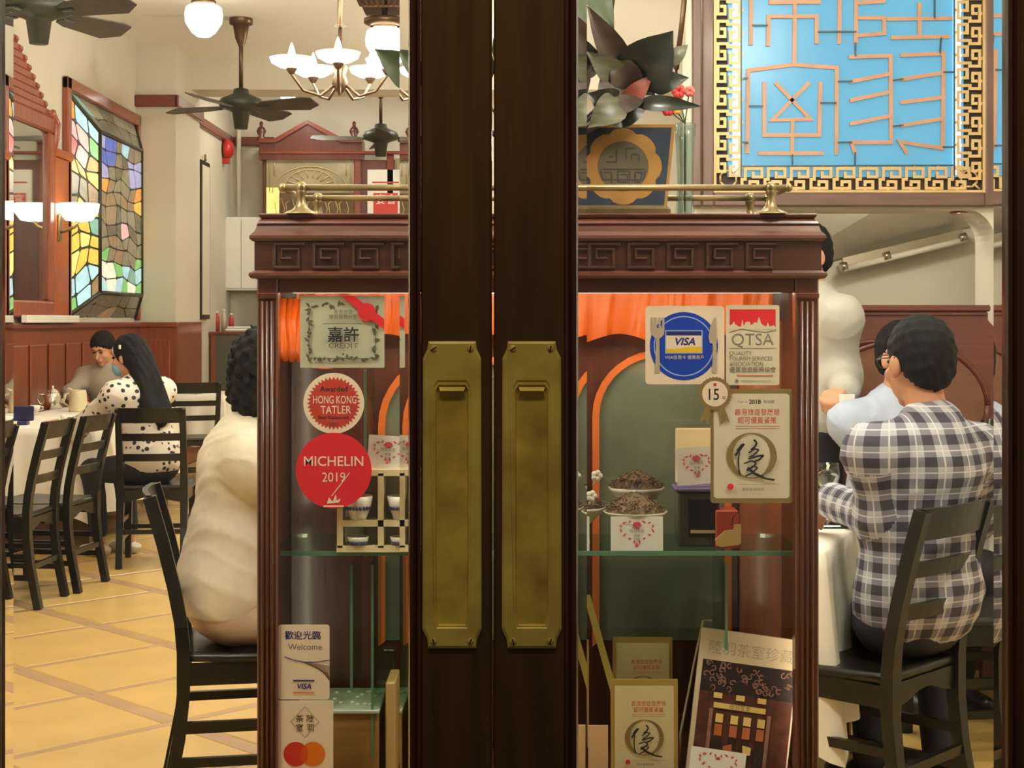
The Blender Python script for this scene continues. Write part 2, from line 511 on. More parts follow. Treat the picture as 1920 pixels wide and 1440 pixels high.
# ------------------------------------------------------------------ partition with the booth opening, alcove beyond it
ZH = PZ(392, 6.6)
xl, xr = 0.78, 2.08
b = MB()
b.box((xl, 6.62, 0), (1.16, 6.9, ZH)); b.box((xr, 6.62, 0), (2.6, 6.9, ZH))
b.box((xl, 6.62, ZH), (2.6, 6.9, CEIL))
r = 0.13
arc = [(xr, ZH - r)] + [(xr - r + r * math.cos(t), ZH - r + r * math.sin(t)) for t in [i * math.pi / 16 for i in range(1, 9)]] + [(xr, ZH)]
b.prism(arc, (0, 6.62, 0), (1, 0, 0), (0, 0, 1), (0, .28, 0))
part_wall = struct('wall_partition', b, M_WALL, 'cream partition with a rounded opening below the blue glass sign')
b = MB(); b.box((0.9, 8.0, 0), (2.6, 8.1, 2.8)); b.box((0.9, 6.9, 0), (1.0, 8.0, 2.8))
struct('wall_alcove', b, M_WALL, 'cream back wall of the booth alcove')
# sloping soffit over the alcove: rises to the right and towards the room
b = MB()
p0 = Vector((1.30, 7.98, 1.60)); p1 = Vector((2.6, 7.98, 1.92)); q0 = Vector((1.0, 6.9, 2.35)); q1 = Vector((2.6, 6.9, 2.45))
b.add([p0, p1, q1, q0, p0 + Vector((0, 0, .1)), p1 + Vector((0, 0, .1)), q1 + Vector((0, 0, .1)), q0 + Vector((0, 0, .1))],
      [(0, 1, 2, 3), (7, 6, 5, 4), (0, 4, 5, 1), (1, 5, 6, 2), (2, 6, 7, 3), (3, 7, 4, 0)])
struct('trim_5', b, M_WALL, 'cream sloping soffit above the fluorescent tube', 'soffit')

# ------------------------------------------------------------------ entrance doors
YF = 1.972; YB = 2.012; YG = 1.992
def dx(x): return PX(x, YF)
def make_leaf(name, label, g0, g1, s_in, s_out, handle):
    """g0..g1 glass in pixels, s_in / s_out: pixel spans of the stiles"""
    zb, zt = 0.02, 2.42; gz0, gz1 = 0.34, 2.24
    cx = (dx(g0) + dx(g1)) / 2
    t = thing(name, label, 'door', (cx, YG, 0)); t['kind'] = 'structure'
    for a0, a1 in (s_in, s_out):
        b = MB(); b.box((dx(a0), YF, zb), (dx(a1), YB, zt), .003)
        part('stile', b, M_DOOR, t)
    lo, hi = min(s_in[0], s_in[1], s_out[0], s_out[1]), max(s_in[0], s_in[1], s_out[0], s_out[1])
    for za, zc in ((zb, gz0 - .02), (gz1 + .02, zt)):
        b = MB(); b.box((dx(g0 - 25), YF, za), (dx(g1 + 25), YB, zc), .003)
        part('rail', b, M_DOOR, t)
    # moulded glazing bead: four mitred runs of a stepped profile
    prof = [(0.0, 0.0), (0.004, 0.001), (0.006, 0.006), (0.010, 0.003), (0.0145, 0.005), (0.0165, 0.012), (0.0175, 0.022)]
    x0, x1 = dx(g0), dx(g1)
    for side in range(4):
        b = MB(); vs = []
        for d, e in prof:   # d: distance from the stile towards the glass, e: depth below the door face
            o = 0.0172 - d
            if side == 0: A, B = (x0 - o, gz0 - o), (x0 - o, gz1 + o)
            elif side == 1: A, B = (x1 + o, gz0 - o), (x1 + o, gz1 + o)
            elif side == 2: A, B = (x0 - o, gz0 - o), (x1 + o, gz0 - o)
            else: A, B = (x0 - o, gz1 + o), (x1 + o, gz1 + o)
            vs += [(A[0], YF + e, A[1]), (B[0], YF + e, B[1])]
        n = len(prof)
        b.add(vs, [(2 * i, 2 * i + 1, 2 * i + 3, 2 * i + 2) for i in range(n - 1)])
        part('glazing_bead', b, M_DOORM, t, fix=False)
    # bevelled plate glass
    bw, bd, th = 0.0155, 0.00125, 0.006
    xa, xb, za, zc = x0 - .004, x1 + .004, gz0 - .004, gz1 + .004
    yf = YG
    ring = lambda e, yy: [(xa + e, yy, za + e), (xb - e, yy, za + e), (xb - e, yy, zc - e), (xa + e, yy, zc - e)]
    vs = ring(bw, yf) + ring(0, yf + bd) + ring(0, yf + th)
    fs = [(0, 1, 2, 3)] + [(i, 4 + i, 4 + (i + 1) % 4, (i + 1) % 4) for i in range(4)] + [(4 + i, 8 + i, 8 + (i + 1) % 4, 4 + (i + 1) % 4) for i in range(4)] + [(11, 10, 9, 8)]
    b = MB(); b.add(vs, fs)
    part('pane', b, M_GLASS, t)
    # recessed brass pull on the meeting stile
    hx0, hx1 = handle
    YP = YF - 0.0045
    k = YP / F
    X = lambda x: PX(x, YP)
    Z = lambda y: PZ(y, YP)
    hc = (hx0 + hx1) / 2
    out = [(hx0 + 14, 640), (hx1 - 14, 640), (hx1 - 12, 655), (hx1 - 4, 672), (hx1 - 3, 1180), (hx1 - 12, 1200), (hx1 - 14, 1216), (hx0 + 14, 1216), (hx0 + 12, 1200), (hx0 + 3, 1180), (hx0 + 4, 672), (hx0 + 12, 655)]
    inn = [(hc - 30, 735), (hc - 24, 724), (hc + 24, 724), (hc + 30, 735), (hc + 30, 1120), (hc + 29, 1150), (hc + 27, 1160), (hc + 25, 1172), (hc - 25, 1172), (hc - 27, 1160), (hc - 29, 1150), (hc - 30, 1120)]
    b = MB(); vs = []
    n = 12
    def ringp(poly, yy, sc=1.0):
        mx = sum(p[0] for p in poly) / n; my = sum(p[1] for p in poly) / n
        return [((PX(mx + (p[0] - mx) * sc, YP)), yy, PZ(my + (p[1] - my) * (1 - (1 - sc) * .25), YP)) for p in poly]
    rings = [ringp(out, YF), ringp(out, YP + .0018), ringp(out, YP, .93), ringp(inn, YP, 1.16), ringp(inn, YP + .0012, 1.1), ringp(inn, YP + .001, 1.04), ringp(inn, YP + .0042, 1.0)]
    for rr in rings: vs += rr
    fs = []
    for q in range(len(rings) - 1):
        for i in range(n):
            j = (i + 1) % n; fs.append((q * n + i, q * n + j, (q + 1) * n + j, (q + 1) * n + i))
    b.add(vs, fs)
    pl = part('handle_plate', b, M_BRASS, t)
    b = MB(); rr = ringp(inn, YP + .0042); b.add(rr, [tuple(range(n))])
    part('recess', b, M_BRASSD, pl)
    b = MB(); r0 = k * 28
    b.add([(X(hc - 26), YP + .0040, Z(724)), (X(hc + 26), YP + .0040, Z(724)), (X(hc + 22), YP - .0022, Z(733)), (X(hc - 22), YP - .0022, Z(733)), (X(hc + 24), YP + .0038, Z(748)), (X(hc - 24), YP + .0038, Z(748))],
          [(0, 1, 2, 3), (3, 2, 4, 5)])
    part('finger_lip', b, M_BRASS, pl)
    for sx, sy, an in ((hx0 + 24, 654, .6), (hx1 - 24, 654, 1.4), (hx0 + 24, 1203, 1.9), (hx1 - 24, 1203, 1.2)):
        b = MB(); b.lathe([(0.0001, -.0008), (.0042, -.0006), (.0052, 0.0004)], (X(sx), YP, Z(sy)), 12, 'y')
        sc = part('screw', b, M_BRASSD, pl)
        b = MB(); u = Vector((math.cos(an), 0, math.sin(an))) * .0042; v_ = Vector((-math.sin(an), 0, math.cos(an))) * .0007; c = Vector((X(sx), YP - .0010, Z(sy)))
        b.add([c - u - v_, c + u - v_, c + u + v_, c - u + v_], [(0, 1, 2, 3)])
        part('screw_slot', b, M_BLACK, pl, fix=False)
    return t
make_leaf('door_1', 'dark brown entrance door leaf with bevelled glass bearing red stickers and a recessed brass pull', -1, 764, (789, 922), (-190, -24), (789, 906))
make_leaf('door_2', 'dark brown entrance door leaf with bevelled glass bearing the blue plate sticker', 1085, 1889, (926, 1061), (1912, 2080), (938, 1056))

# door frame around the two leaves
b = MB(); b.box((-0.83, 1.985, 0), (dx(-190) - .003, 2.12, 2.46), .004); b.box((dx(2080) + .003, 1.985, 0), (0.81, 2.12, 2.46), .004); b.box((dx(-190) - .003, 1.985, 2.425), (dx(2080) + .003, 2.12, 2.46), .004)
struct('trim_6', b, M_DOOR, 'dark brown frame around the entrance doors', 'door frame')

# ------------------------------------------------------------------ the carved display cabinet behind the doors
YC = 2.95; YCB = 3.28
cx_ = lambda x: PX(x, YC)
cz_ = lambda y: PZ(y, YC)
XL, XR = cx_(482), cx_(1535)
cab = thing('display_cabinet', 'carved rosewood display cabinet with glass front behind the doors', 'cabinet', ((XL + XR) / 2, (YC + YCB) / 2, 0))
ZF = 0.47          # display floor
ZS = 0.93          # top of the glass shelf
ZTOP = cz_(400)
for s, (a, c) in enumerate(((482, 521), (1491, 1535))):
    b = MB(); b.box((cx_(a), YC, 0.0), (cx_(c), YC + .035, cz_(519)), .003)
    pil = part('pilaster', b, M_CAB, cab)
    for q in range(3):
        xx = cx_(a) + (cx_(c) - cx_(a)) * (0.28 + .22 * q)
        b = MB(); b.tube([(xx, YC - .0005, ZF + .02), (xx, YC - .0005, cz_(565))], .0038, 6)
        part('reed', b, M_CAB, pil)
    b = MB(); b.box((cx_(a), YC - .006, cz_(560)), (cx_(c), YC + .01, cz_(549)), .002)
    part('capital', b, M_CAB, pil)
    xs = cx_(a) if s == 0 else cx_(c) - .018
    b = MB(); b.box((xs, YC + .035, 0), (xs + .018, YCB, cz_(519)))
    part('side_panel', b, M_CAB, cab)
# header board, lower cupboard, floor, top board
b = MB(); b.box((cx_(521), YC + .005, cz_(549)), (cx_(1491), YC + .022, cz_(519)), .002)
part('header', b, M_CABX, cab)
b = MB(); b.box((XL, YC + .004, cz_(519)), (XR, YCB, cz_(452)))
part('cap_board', b, M_CABX, cab)
b = MB(); b.box((XL + .02, YC + .02, ZF - .03), (XR - .02, YCB - .01, ZF))
part('display_floor', b, M_CABX, cab)
b = MB(); b.box((cx_(521), YC + .008, 0.0), (cx_(1491), YC + .026, ZF - .0), .003)
fr = part('cupboard_face', b, M_CAB, cab)
for xa, xb in ((540, 990), (1010, 1470)):
    b = MB(); b.box((cx_(xa), YC - .002, .08), (cx_(xb), YC + .012, ZF - .06), .008)
    part('cupboard_panel', b, M_CABX, fr)
# carved frieze
b = MB(); b.box((XL - .004, YC - .004, cz_(508)), (XR + .004, YC + .004, cz_(452)))
frz = part('frieze', b, M_CARVE, cab)
bk = MB()
u = 0.0011
def bar(mb, x0, z0, x1, z1, w=4.2):
    mb.box((min(x0, x1) * u - w * u / 2, -.0065, min(z0, z1) * u - w * u / 2), (max(x0, x1) * u + w * u / 2, 0, max(z0, z1) * u + w * u / 2), .0018)
bar(bk, -21, -20, 21, -20, 6); bar(bk, 21, -20, 21, 12); bar(bk, 21, 12, -9, 12); bar(bk, -9, 12, -9, -4); bar(bk, -9, -4, 8, -4)
bar(bk, -21, -20, -21, 20, 5); bar(bk, -21, 21, 30, 21, 5)
me_key = mesh_of('carved_key', bk, M_CARVE); fixnormals(me_key)
for q in range(15):
    xx = cx_(538) + q * .0755
    if xx < cx_(1490): piece('carved_key', me_key, frz, W[frz.name].inverted() @ Matrix.Translation((xx, YC - .003, cz_(481))))
# mouldings that run round three sides
def run3(prof):
    """prof: list of (projection, z); swept along left side, front, right side"""
    b = MB(); vs = []
    for pr, z in prof:
        vs += [(XL - pr, YCB, z), (XL - pr, YC - pr, z), (XR + pr, YC - pr, z), (XR + pr, YCB, z)]
    n = len(prof)
    for i in range(n - 1):
        for k in range(3): b_ = (i * 4 + k, i * 4 + k + 1, i * 4 + k + 5, i * 4 + k + 4); b.f.append(b_); b.sm.append(False)
    b.v = [Vector(v) for v in vs]
    b.f.append((0, 1, 2, 3)); b.sm.append(False); b.f.append(tuple((n - 1) * 4 + k for k in range(4))); b.sm.append(False)
    return b
part('ledge_moulding', run3([(.0, cz_(524)), (.010, cz_(522)), (.014, cz_(517)), (.013, cz_(512)), (.006, cz_(508)), (.0, cz_(506))]), M_CABX, cab)
part('cornice', run3([(.0, cz_(455)), (.009, cz_(452)), (.013, cz_(447)), (.012, cz_(442)), (.004, cz_(434)), (.000, cz_(424)), (.001, cz_(421))]), M_CABX, cab)
part('cap_moulding', run3([(-.002, cz_(421)), (.0, cz_(419)), (-.003, cz_(414)), (-.008, cz_(410)), (-.004, cz_(406)), (-.003, cz_(402)), (-.004, ZTOP)]), M_CABX, cab)
# back boards
b = MB(); b.box((XL, YCB - .012, 0), (XR, YCB, cz_(519)))
part('back_panel', b, M_CAB, cab)
# arched mirror on the back, with its orange lacquer frame
M_ORW = mat('orange_lacquer', (226, 120, 56), 0.25, var=.15, scale=5, coat=.4)
M_MIRROR = mat('dim_mirror', (150, 160, 142), 0.10, 0.5, var=.25, scale=5, bump=.02, bscale=4)
YM = YCB - .016
mk = YM / F
def arch(cxp, half, ytop, ybot, n=18):
    pts = [(cxp - half, ybot)]
    for i in range(n + 1):
        t = math.pi * (1 - i / n); pts.append((cxp + half * math.cos(t), ytop + (half * .95) * (1 - math.sin(t)) ))
    pts.append((cxp + half, ybot)); return pts
for cxm, hf, yt, yb in ((1240, 130, 655, 1210), (860, 150, 655, 1210)):
    o = arch(cxm, hf, yt, yb); i_ = arch(cxm, hf - 13, yt + 13, yb - 10)
    b = MB(); b.add([P(x, y, YM) for x, y in i_], [tuple(range(len(i_)))])
    mi = part('mirror', b, M_MIRROR, cab, fix=False)
    b = MB(); n = len(o)
    vs = [P(x, y, YM) for x, y in o] + [P(x, y, YM) - Vector((0, .012, 0)) for x, y in o] + [P(x, y, YM) - Vector((0, .012, 0)) for x, y in i_] + [P(x, y, YM) for x, y in i_]
    fs = []
    for q in range(3):
        for j in range(n - 1): fs.append((q * n + j, q * n + j + 1, (q + 1) * n + j + 1, (q + 1) * n + j))
    b.add(vs, fs); part('mirror_frame', b, M_ORW, cab)
# lit wooden panels beside the mirrors
b = MB(); b.box((PX(1385, YM), YM - .006, ZF), (PX(1500, YM), YM, PZ(600, YM)), .003)
part('lining_board', b, wood('amber_board', (160, 84, 42), .4, 'z', .2, .25), cab)
b = MB(); b.box((PX(545, YM), YM - .006, ZF), (PX(700, YM), YM, PZ(600, YM)), .003)
part('lining_board', b, M_CAB, cab)
# orange satin valance hung along the top
M_SATIN = mat('orange_satin', (250, 112, 8), 0.38, var=.22, scale=9, transl=.25, spec=.6)
vs = []; fs = []; nx, nz = 150, 9
for i in range(nx + 1):
    x = cx_(522) + (cx_(1490) - cx_(522)) * i / nx
    ph = i * 0.62 + 0.8 * math.sin(i * .21)
    low = PZ(640 + 14 * math.sin(i * .17) + (38 if i < 12 else 0), 3.2)
    for k in range(nz + 1):
        t = k / nz
        z = cz_(545) * (1 - t) + low * t + .02 * (1 - t)
        yy = 3.2 + .011 * math.sin(ph + t * .7) * (0.35 + .65 * t) + .004 * math.sin(ph * 2.3 + 3 * t)
        vs.append((x, yy, z))
for i in range(nx):
    for k in range(nz):
        a = i * (nz + 1) + k; fs.append((a, a + 1, a + nz + 2, a + nz + 1))
b = MB(); b.add(vs, fs, True)
part('valance', b, M_SATIN, cab, fix=False)
# gathered end of the valance on the left
b = MB()
for q in range(5):
    xx = 532 + q * 12
    b.tube([P(xx, 562, 3.12), P(xx - 4 + 5 * math.sin(q * 2.1), 610, 3.10), P(xx + 7 * math.sin(q * 1.7), 655, 3.09), P(xx + 4, 676 + 8 * math.sin(q * 3.0), 3.1)], [.008, .014, .017, .006], 8)
part('gathered_swag', b, M_SATIN, cab)
# glass: front pane, shelf, side partition panes
b = MB(); b.add([(cx_(521), YC + .012, ZF), (cx_(1491), YC + .012, ZF), (cx_(1491), YC + .012, cz_(549)), (cx_(521), YC + .012, cz_(549))], [(0, 1, 2, 3)])
part('pane', b, M_CLEAR, cab, fix=False)
b = MB(); b.box((XL + .025, 2.992, ZS - .008), (XR - .025, 3.235, ZS))
sh = part('glass_shelf', b, M_CLEARG, cab)
b = MB(); b.box((XL + .025, 2.990, ZS - .0085), (XR - .025, 2.9925, ZS + .0003))
part('shelf_edge', b, M_GREEN_EDGE, sh)
for xx, y0, y1 in ((693, 690, 1030), (668, 1045, 1275), (706, 1045, 1400), (1350, 1045, 1200)):
    x = PX(xx, 3.12)
    b = MB(); b.box((x - .0022, 3.03, PZ(y1, 3.12)), (x + .0022, 3.22, PZ(y0, 3.12)))
    o = part('glass_divider', b, M_CLEARG, cab)
    b = MB(); b.box((x - .0026, 3.0285, PZ(y1, 3.12)), (x + .0026, 3.0305, PZ(y0, 3.12)))
    part('divider_edge', b, M_GREEN_EDGE, o)
# lamp tube behind the header
b = MB(); b.tube([(XL + .06, 3.02, cz_(541)), (XR - .06, 3.02, cz_(541))], .008, 10)
part('glow_tube', b, emis('cabinet_tube', (1.0, .86, .64), CABLAMP_STR), cab)
for x in (cx_(503), cx_(1512)):      # glowing tubes added out of sight behind the pilasters to brighten the compartments
    b = MB(); b.tube([(x, 3.005, ZF + .03), (x, 3.005, ZS - .03)], .006, 8); part('glow_tube', b, emis('added_corner_glow', (1.0, .86, .64), CABLAMP_STR * .2), cab)
    b = MB(); b.tube([(x, 3.005, ZS + .03), (x, 3.005, cz_(560))], .006, 8); part('glow_tube', b, emis('added_corner_glow', (1.0, .86, .64), CABLAMP_STR * .2), cab)

# brass gallery rail on top
gal = thing('gallery_rail', 'tarnished brass double gallery rail on top of the display cabinet', 'rail', (0.02, 3.08, ZTOP))
for yy, dz, nm in ((2.975, 0, 'rail'), (3.235, 0, 'rail')):
    zr = PZ(352, 2.975)
    xa, xb = PX(530, 2.975), PX(1478, 2.975)
    b = MB(); b.tube([(xa, yy, zr), (xb, yy, zr)], .0062, 12)
    for x in (xa, xb): b.sphere((x, yy, zr), .0085, 10, 8)
    part(nm, b, M_BRASSG, gal)
    for xp in (565, 1000, 1445):
        x = PX(xp, 2.975)
        b = MB(); b.lathe([(.034, 0), (.032, .003), (.018, .008), (.010, .018), (.0072, .034), (.010, .040), (.0105, .046), (.007, .052)], (x, yy, ZTOP), 16)
        b.sphere((x, yy, zr), .012, 12, 8)
        part('post', b, M_BRASSG, gal)
for x in (PX(530, 2.975), PX(1478, 2.975)):
    b = MB(); b.tube([(x, 2.975, PZ(352, 2.975)), (x, 3.235, PZ(352, 2.975))], .0055, 10)
    part('rail', b, M_BRASSG, gal)

# ------------------------------------------------------------------ stickers on the cabinet's glass
YS = YC + .010
S = lambda n, c, tr=.12: mat(n, c, .45, var=.03, scale=20, transl=tr)
C_CERT = S('cert_paper', (196, 194, 166)); C_RED = S('sticker_red', (226, 44, 52)); C_CRM = S('sticker_cream', (246, 226, 196))
C_GRY = S('sticker_grey', (222, 212, 182)); C_WHT = S('sticker_white', (240, 220, 192)); C_TATL = S('sticker_brick', (196, 66, 52))
C_BLK = mat('ink_black', (24, 20, 24), .6, var=0); C_OLV = mat('ink_olive', (88, 88, 58), .6, var=0); C_INKG = mat('ink_grey', (120, 112, 98), .6, var=0)
C_BLUE = S('sticker_blue', (20, 62, 170)); C_NAVY = mat('ink_navy', (24, 34, 110), .5, var=0); C_YEL = S('sticker_yellow', (236, 196, 40))
C_GOLD = S('sticker_gold', (140, 118, 68), .15); C_REDI = mat('ink_red', (196, 60, 52), .6, var=0); C_PINK = mat('ink_pink', (206, 104, 84), .6, var=0)
C_ORA = S('sticker_orange', (226, 120, 26)); C_ORR = S('sticker_redcircle', (206, 52, 36)); C_MIX = S('sticker_mix', (218, 84, 24))
C_LINE = mat('ink_blueline', (150, 176, 220), .5, var=0); C_INKB = mat('ink_brown', (92, 66, 52), .6, var=0)
C_SILV = mat('ink_silver', (176, 158, 136), .5, var=0)

def circ(r, n=48, teeth=0, depth=0.0):
    m = n if not teeth else teeth * 2
    return [((r - (depth if teeth and i % 2 else 0)) * math.cos(2 * math.pi * i / m), (r - (depth if teeth and i % 2 else 0)) * math.sin(2 * math.pi * i / m)) for i in range(m)]

its = []
rnd = random.Random(3)
for q in range(64):      # leaf garland round the certificate
    t = q / 64 * 4; s = int(t); f = t - s
    w2, h2 = 62, 50
    px_, py_ = [(-w2 + 2 * w2 * f, h2), (w2, h2 - 2 * h2 * f), (w2 - 2 * w2 * f, -h2), (-w2, -h2 + 2 * h2 * f)][s]
    if s == 0 and f > .55: continue
    px_ += rnd.uniform(-4, 4); py_ += rnd.uniform(-4, 4); a = rnd.uniform(0, 6.28); L = rnd.uniform(4, 7.5)
    its.append(('f', [(px_ + L * math.cos(a), py_ + L * math.sin(a)), (px_ + 2.8 * math.cos(a + 1.57), py_ + 2.8 * math.sin(a + 1.57)), (px_ - L * math.cos(a), py_ - L * math.sin(a)), (px_ - 2.8 * math.cos(a + 1.57), py_ - 2.8 * math.sin(a + 1.57))], C_OLV))
its += [('p', [(-60, -50), (62, -50)], 1.6, C_OLV), ('p', [(-62, -48), (-62, 48)], 1.4, C_OLV), ('p', [(62, -48), (62, 20)], 1.4, C_OLV),
        ('p', [(-10, -53), (22, -47)], 1.4, C_OLV), ('p', [(-10, -47), (22, -53)], 1.4, C_OLV),
        ('t', '香港旅遊', 2, 37, 9, {}, C_OLV), ('t', '優質服務計劃', 2, 28, 9, {}, C_OLV), ('p', [(-36, 15), (38, 15)], 1.0, C_OLV),
        ('t', '嘉許', 2, -6, 30, {'bold': .012}, C_BLK), ('t', 'CREDIT', 2, -26, 13, {'sx': 1.25}, C_OLV), ('d', 2, -42, 2, C_OLV),
        ('f', [(-2, 67), (22, 67), (79, 24), (79, 4)], C_RED), ('d', 46, 37, 17, C_RED), ('o', 46, 37, 11, 12.5, C_TATL)]
card('certificate_sticker', 'grey green certificate sticker reading CREDIT with a red ribbon across its corner', 'sticker', 642, 622, YS, 158, 135, C_CERT, its, rad=2, roll=0)
its = [('f', circ(50, teeth=40, depth=6), C_TATL), ('t', 'Awarded', 0, 27, 14, {'bold': .02}, C_BLK), ('t', 'HONG KONG', 2, 7, 21, {'sx': .62, 'bold': .006}, C_CRM), ('t', 'TATLER', 4, -12, 21, {'sx': .78, 'bold': .006}, C_CRM),
       ('t', 'Best Restaurant', 0, -26, 9, {'bold': .01}, C_BLK), ('t', '2005', 0, -39, 10, {}, C_INKB)]
card('award_sticker', 'round brick red award sticker with a saw toothed cream rim', 'sticker', 626, 756, YS, 112, 112, C_CRM, its, shape=circ(57))
its = [('t', 'MICHELIN', 0, 18, 26, {'bold': .008, 'sx': .98}, C_CRM), ('t', '2019', 0, -12, 25, {'sx': .9}, C_CRM),
       ('f', [(-13, -62), (-9, -50), (-2, -58), (4, -44), (6, -56), (13, -52), (10, -60)], C_CRM), ('t', 'TRIPADVISOR' if False else 'GUIDE', 0, -66, 6, {'sx': 2.1}, C_CRM)]
its[-1] = ('r', -19, -68, 19, -65, C_CRM)
its.append(('p', [(-4, -48), (30, -4)], 1.6, C_CRM))
card('guide_sticker', 'large plain red round sticker dated 2019 in pale letters', 'sticker', 626, 882, YS, 140, 140, C_RED, its, shape=circ(71), yoff=.001)
its = [('t', '歡迎光臨', -2, 50, 17, {'bold': .012}, C_NAVY), ('t', 'Welcome', 2, 29, 16, {'sx': 1.0}, C_INKG)]
for q in range(11):
    its.append(('p', [(-8 + q * 5.2, 2 - q * 2.0), (48, -8 - 3.2 * q if q < 8 else -34)], 1.0, C_INKB))
its += [('p', [(-36, 10), (-20, 4), (0, 0), (24, 0), (48, 4)], 1.6, C_NAVY), ('r', -20, -36, 20, -33, C_NAVY), ('t', 'VISA', 0, -45, 14, {'bold': .02, 'shear': .2}, C_NAVY), ('r', -20, -58, 20, -56, C_ORA)]
card('welcome_sticker', 'cream card sticker reading Welcome above a payment logo', 'sticker', 570, 1241, YS, 96, 140, C_WHT, its, rad=5)
its = [('t', '陸', 18, 33, 15, {'bold': .01}, C_INKB), ('t', '茶', -2, 33, 15, {'bold': .01}, C_INKB), ('t', '羽', 18, 16, 15, {'bold': .01}, C_INKB), ('t', '室', -2, 16, 15, {'bold': .01}, C_INKB)]
its = [(k, s, u_ - 8, v_ + 10, z_, e_, m_) for k, s, u_, v_, z_, e_, m_ in its]
its += [('p', [(0, 66), (-26, 38), (0, 8), (26, 38), (0, 66)], 1.2, C_SILV), ('d', -17, -23, 23, C_ORR), ('d', 15, -23, 23, C_ORA)]
lens_ = [(-1 + 23 * math.cos(t) * 0 + math.copysign(1, math.cos(t)) * (abs(math.cos(t)) * 7), -23 + 16.5 * math.sin(t)) for t in [i * math.pi / 12 for i in range(24)]]
its += [('f', lens_, C_MIX), ('t', 'mastercard', 0, -60, 15, {}, C_BLK)]
card('card_sticker', 'cream sticker with overlapping red and orange circles below the Welcome card', 'sticker', 572, 1390, YS, 106, 154, C_WHT, its, rad=2, yoff=.0008)

# right-hand group
its = [('d', -2, -2, 64, C_BLUE), ('o', -2, -2, 55, 56.5, C_LINE)]
its += [('r', -36, 2, 34, 26, C_NAVY), ('r', -35, 3, 33, 42 - 17, C_WHT)]
its = [('d', -2, -2, 64, C_BLUE), ('o', -2, -2, 54.5, 56.5, C_LINE), ('r', -37, -16, 33, 28, C_LINE), ('r', -35, -14, 31, 26, C_WHT), ('r', -35, 18, 31, 26, C_NAVY),
       ('f', [(-35, -14), (31, -14), (31, -3), (10, -3), (-10, -6), (-35, -7)], C_YEL), ('t', 'VISA', -1, 7, 19, {'bold': .03, 'shear': .25, 'sx': 1.05}, C_NAVY),
       ('t', 'VISA信用卡', -18, -23, 8, {}, C_WHT), ('t', '優惠商戶', 20, -23, 8, {}, C_WHT)]
for dx_ in (-61.5, -54.5, -47.5, -40.5): its.append(('r', dx_ - 2.0, 30, dx_ + 2.0, 52, C_SILV))
its += [('f', [(-64, 32), (-38, 32), (-39, 20), (-46, 13), (-56, 13), (-63, 20)], C_SILV), ('f', [(-54, 16), (-48, 16), (-47, -50), (-51, -53), (-56, -50)], C_SILV),
        ('f', [(58, 52), (54, 50), (47, 34), (44, 16), (46, 4), (54, 2), (60, 4)], C_SILV), ('f', [(52, 4), (59, 4), (60, -50), (56, -53), (51, -50)], C_SILV)]
card('plate_sticker', 'square sticker of a blue plate between fork and knife', 'sticker', 1284, 647, YS, 148, 147, C_WHT, its, rad=7)
sky = [(-44, 32), (-44, 40), (-39, 42), (-36, 48), (-34, 42), (-30, 40), (-28, 38), (-22, 38), (-20, 62 - 10), (-17, 38), (-14, 46), (-6, 47), (-3, 40), (4, 46), (8, 44), (12, 56), (16, 44), (20, 40), (26, 38), (29, 46), (32, 38), (40, 40), (44, 36), (44, 32)]
its = [('r', -43, 30, 43, 67, C_RED), ('f', [(x * .98, y - 3) for x, y in sky], C_GRY), ('p', [(-44, 24), (-20, 30), (4, 26), (24, 24), (44, 28)], 1.6, C_INKG),
       ('t', 'QTSA', 0, 11, 32, {'sx': .98, 'bold': -.004}, C_INKG), ('p', [(-44, -6), (44, -6)], 1.0, C_INKG),
       ('t', 'QUALITY', -44, -15, 11, {'al': 'l', 'sx': .95}, C_INKG), ('t', 'TOURISM SERVICES', -44, -25, 11, {'al': 'l', 'sx': .86}, C_INKG), ('t', 'ASSOCIATION', -44, -35, 11, {'al': 'l', 'sx': .9}, C_INKG),
       ('t', '優質旅遊服務協會', 0, -46, 11.5, {'sx': .95, 'bold': .01}, C_INKG), ('p', [(-30, -57), (38, -57)], 2.0, C_PINK), ('d', -30, -67, 3, C_INKG), ('p', [(-22, -67), (34, -67)], 1.4, C_SILV)]
card('association_sticker', 'tall grey sticker with pale towers on a red skyline', 'sticker', 1411, 647, YS, 100, 150, C_GRY, its, rad=4)

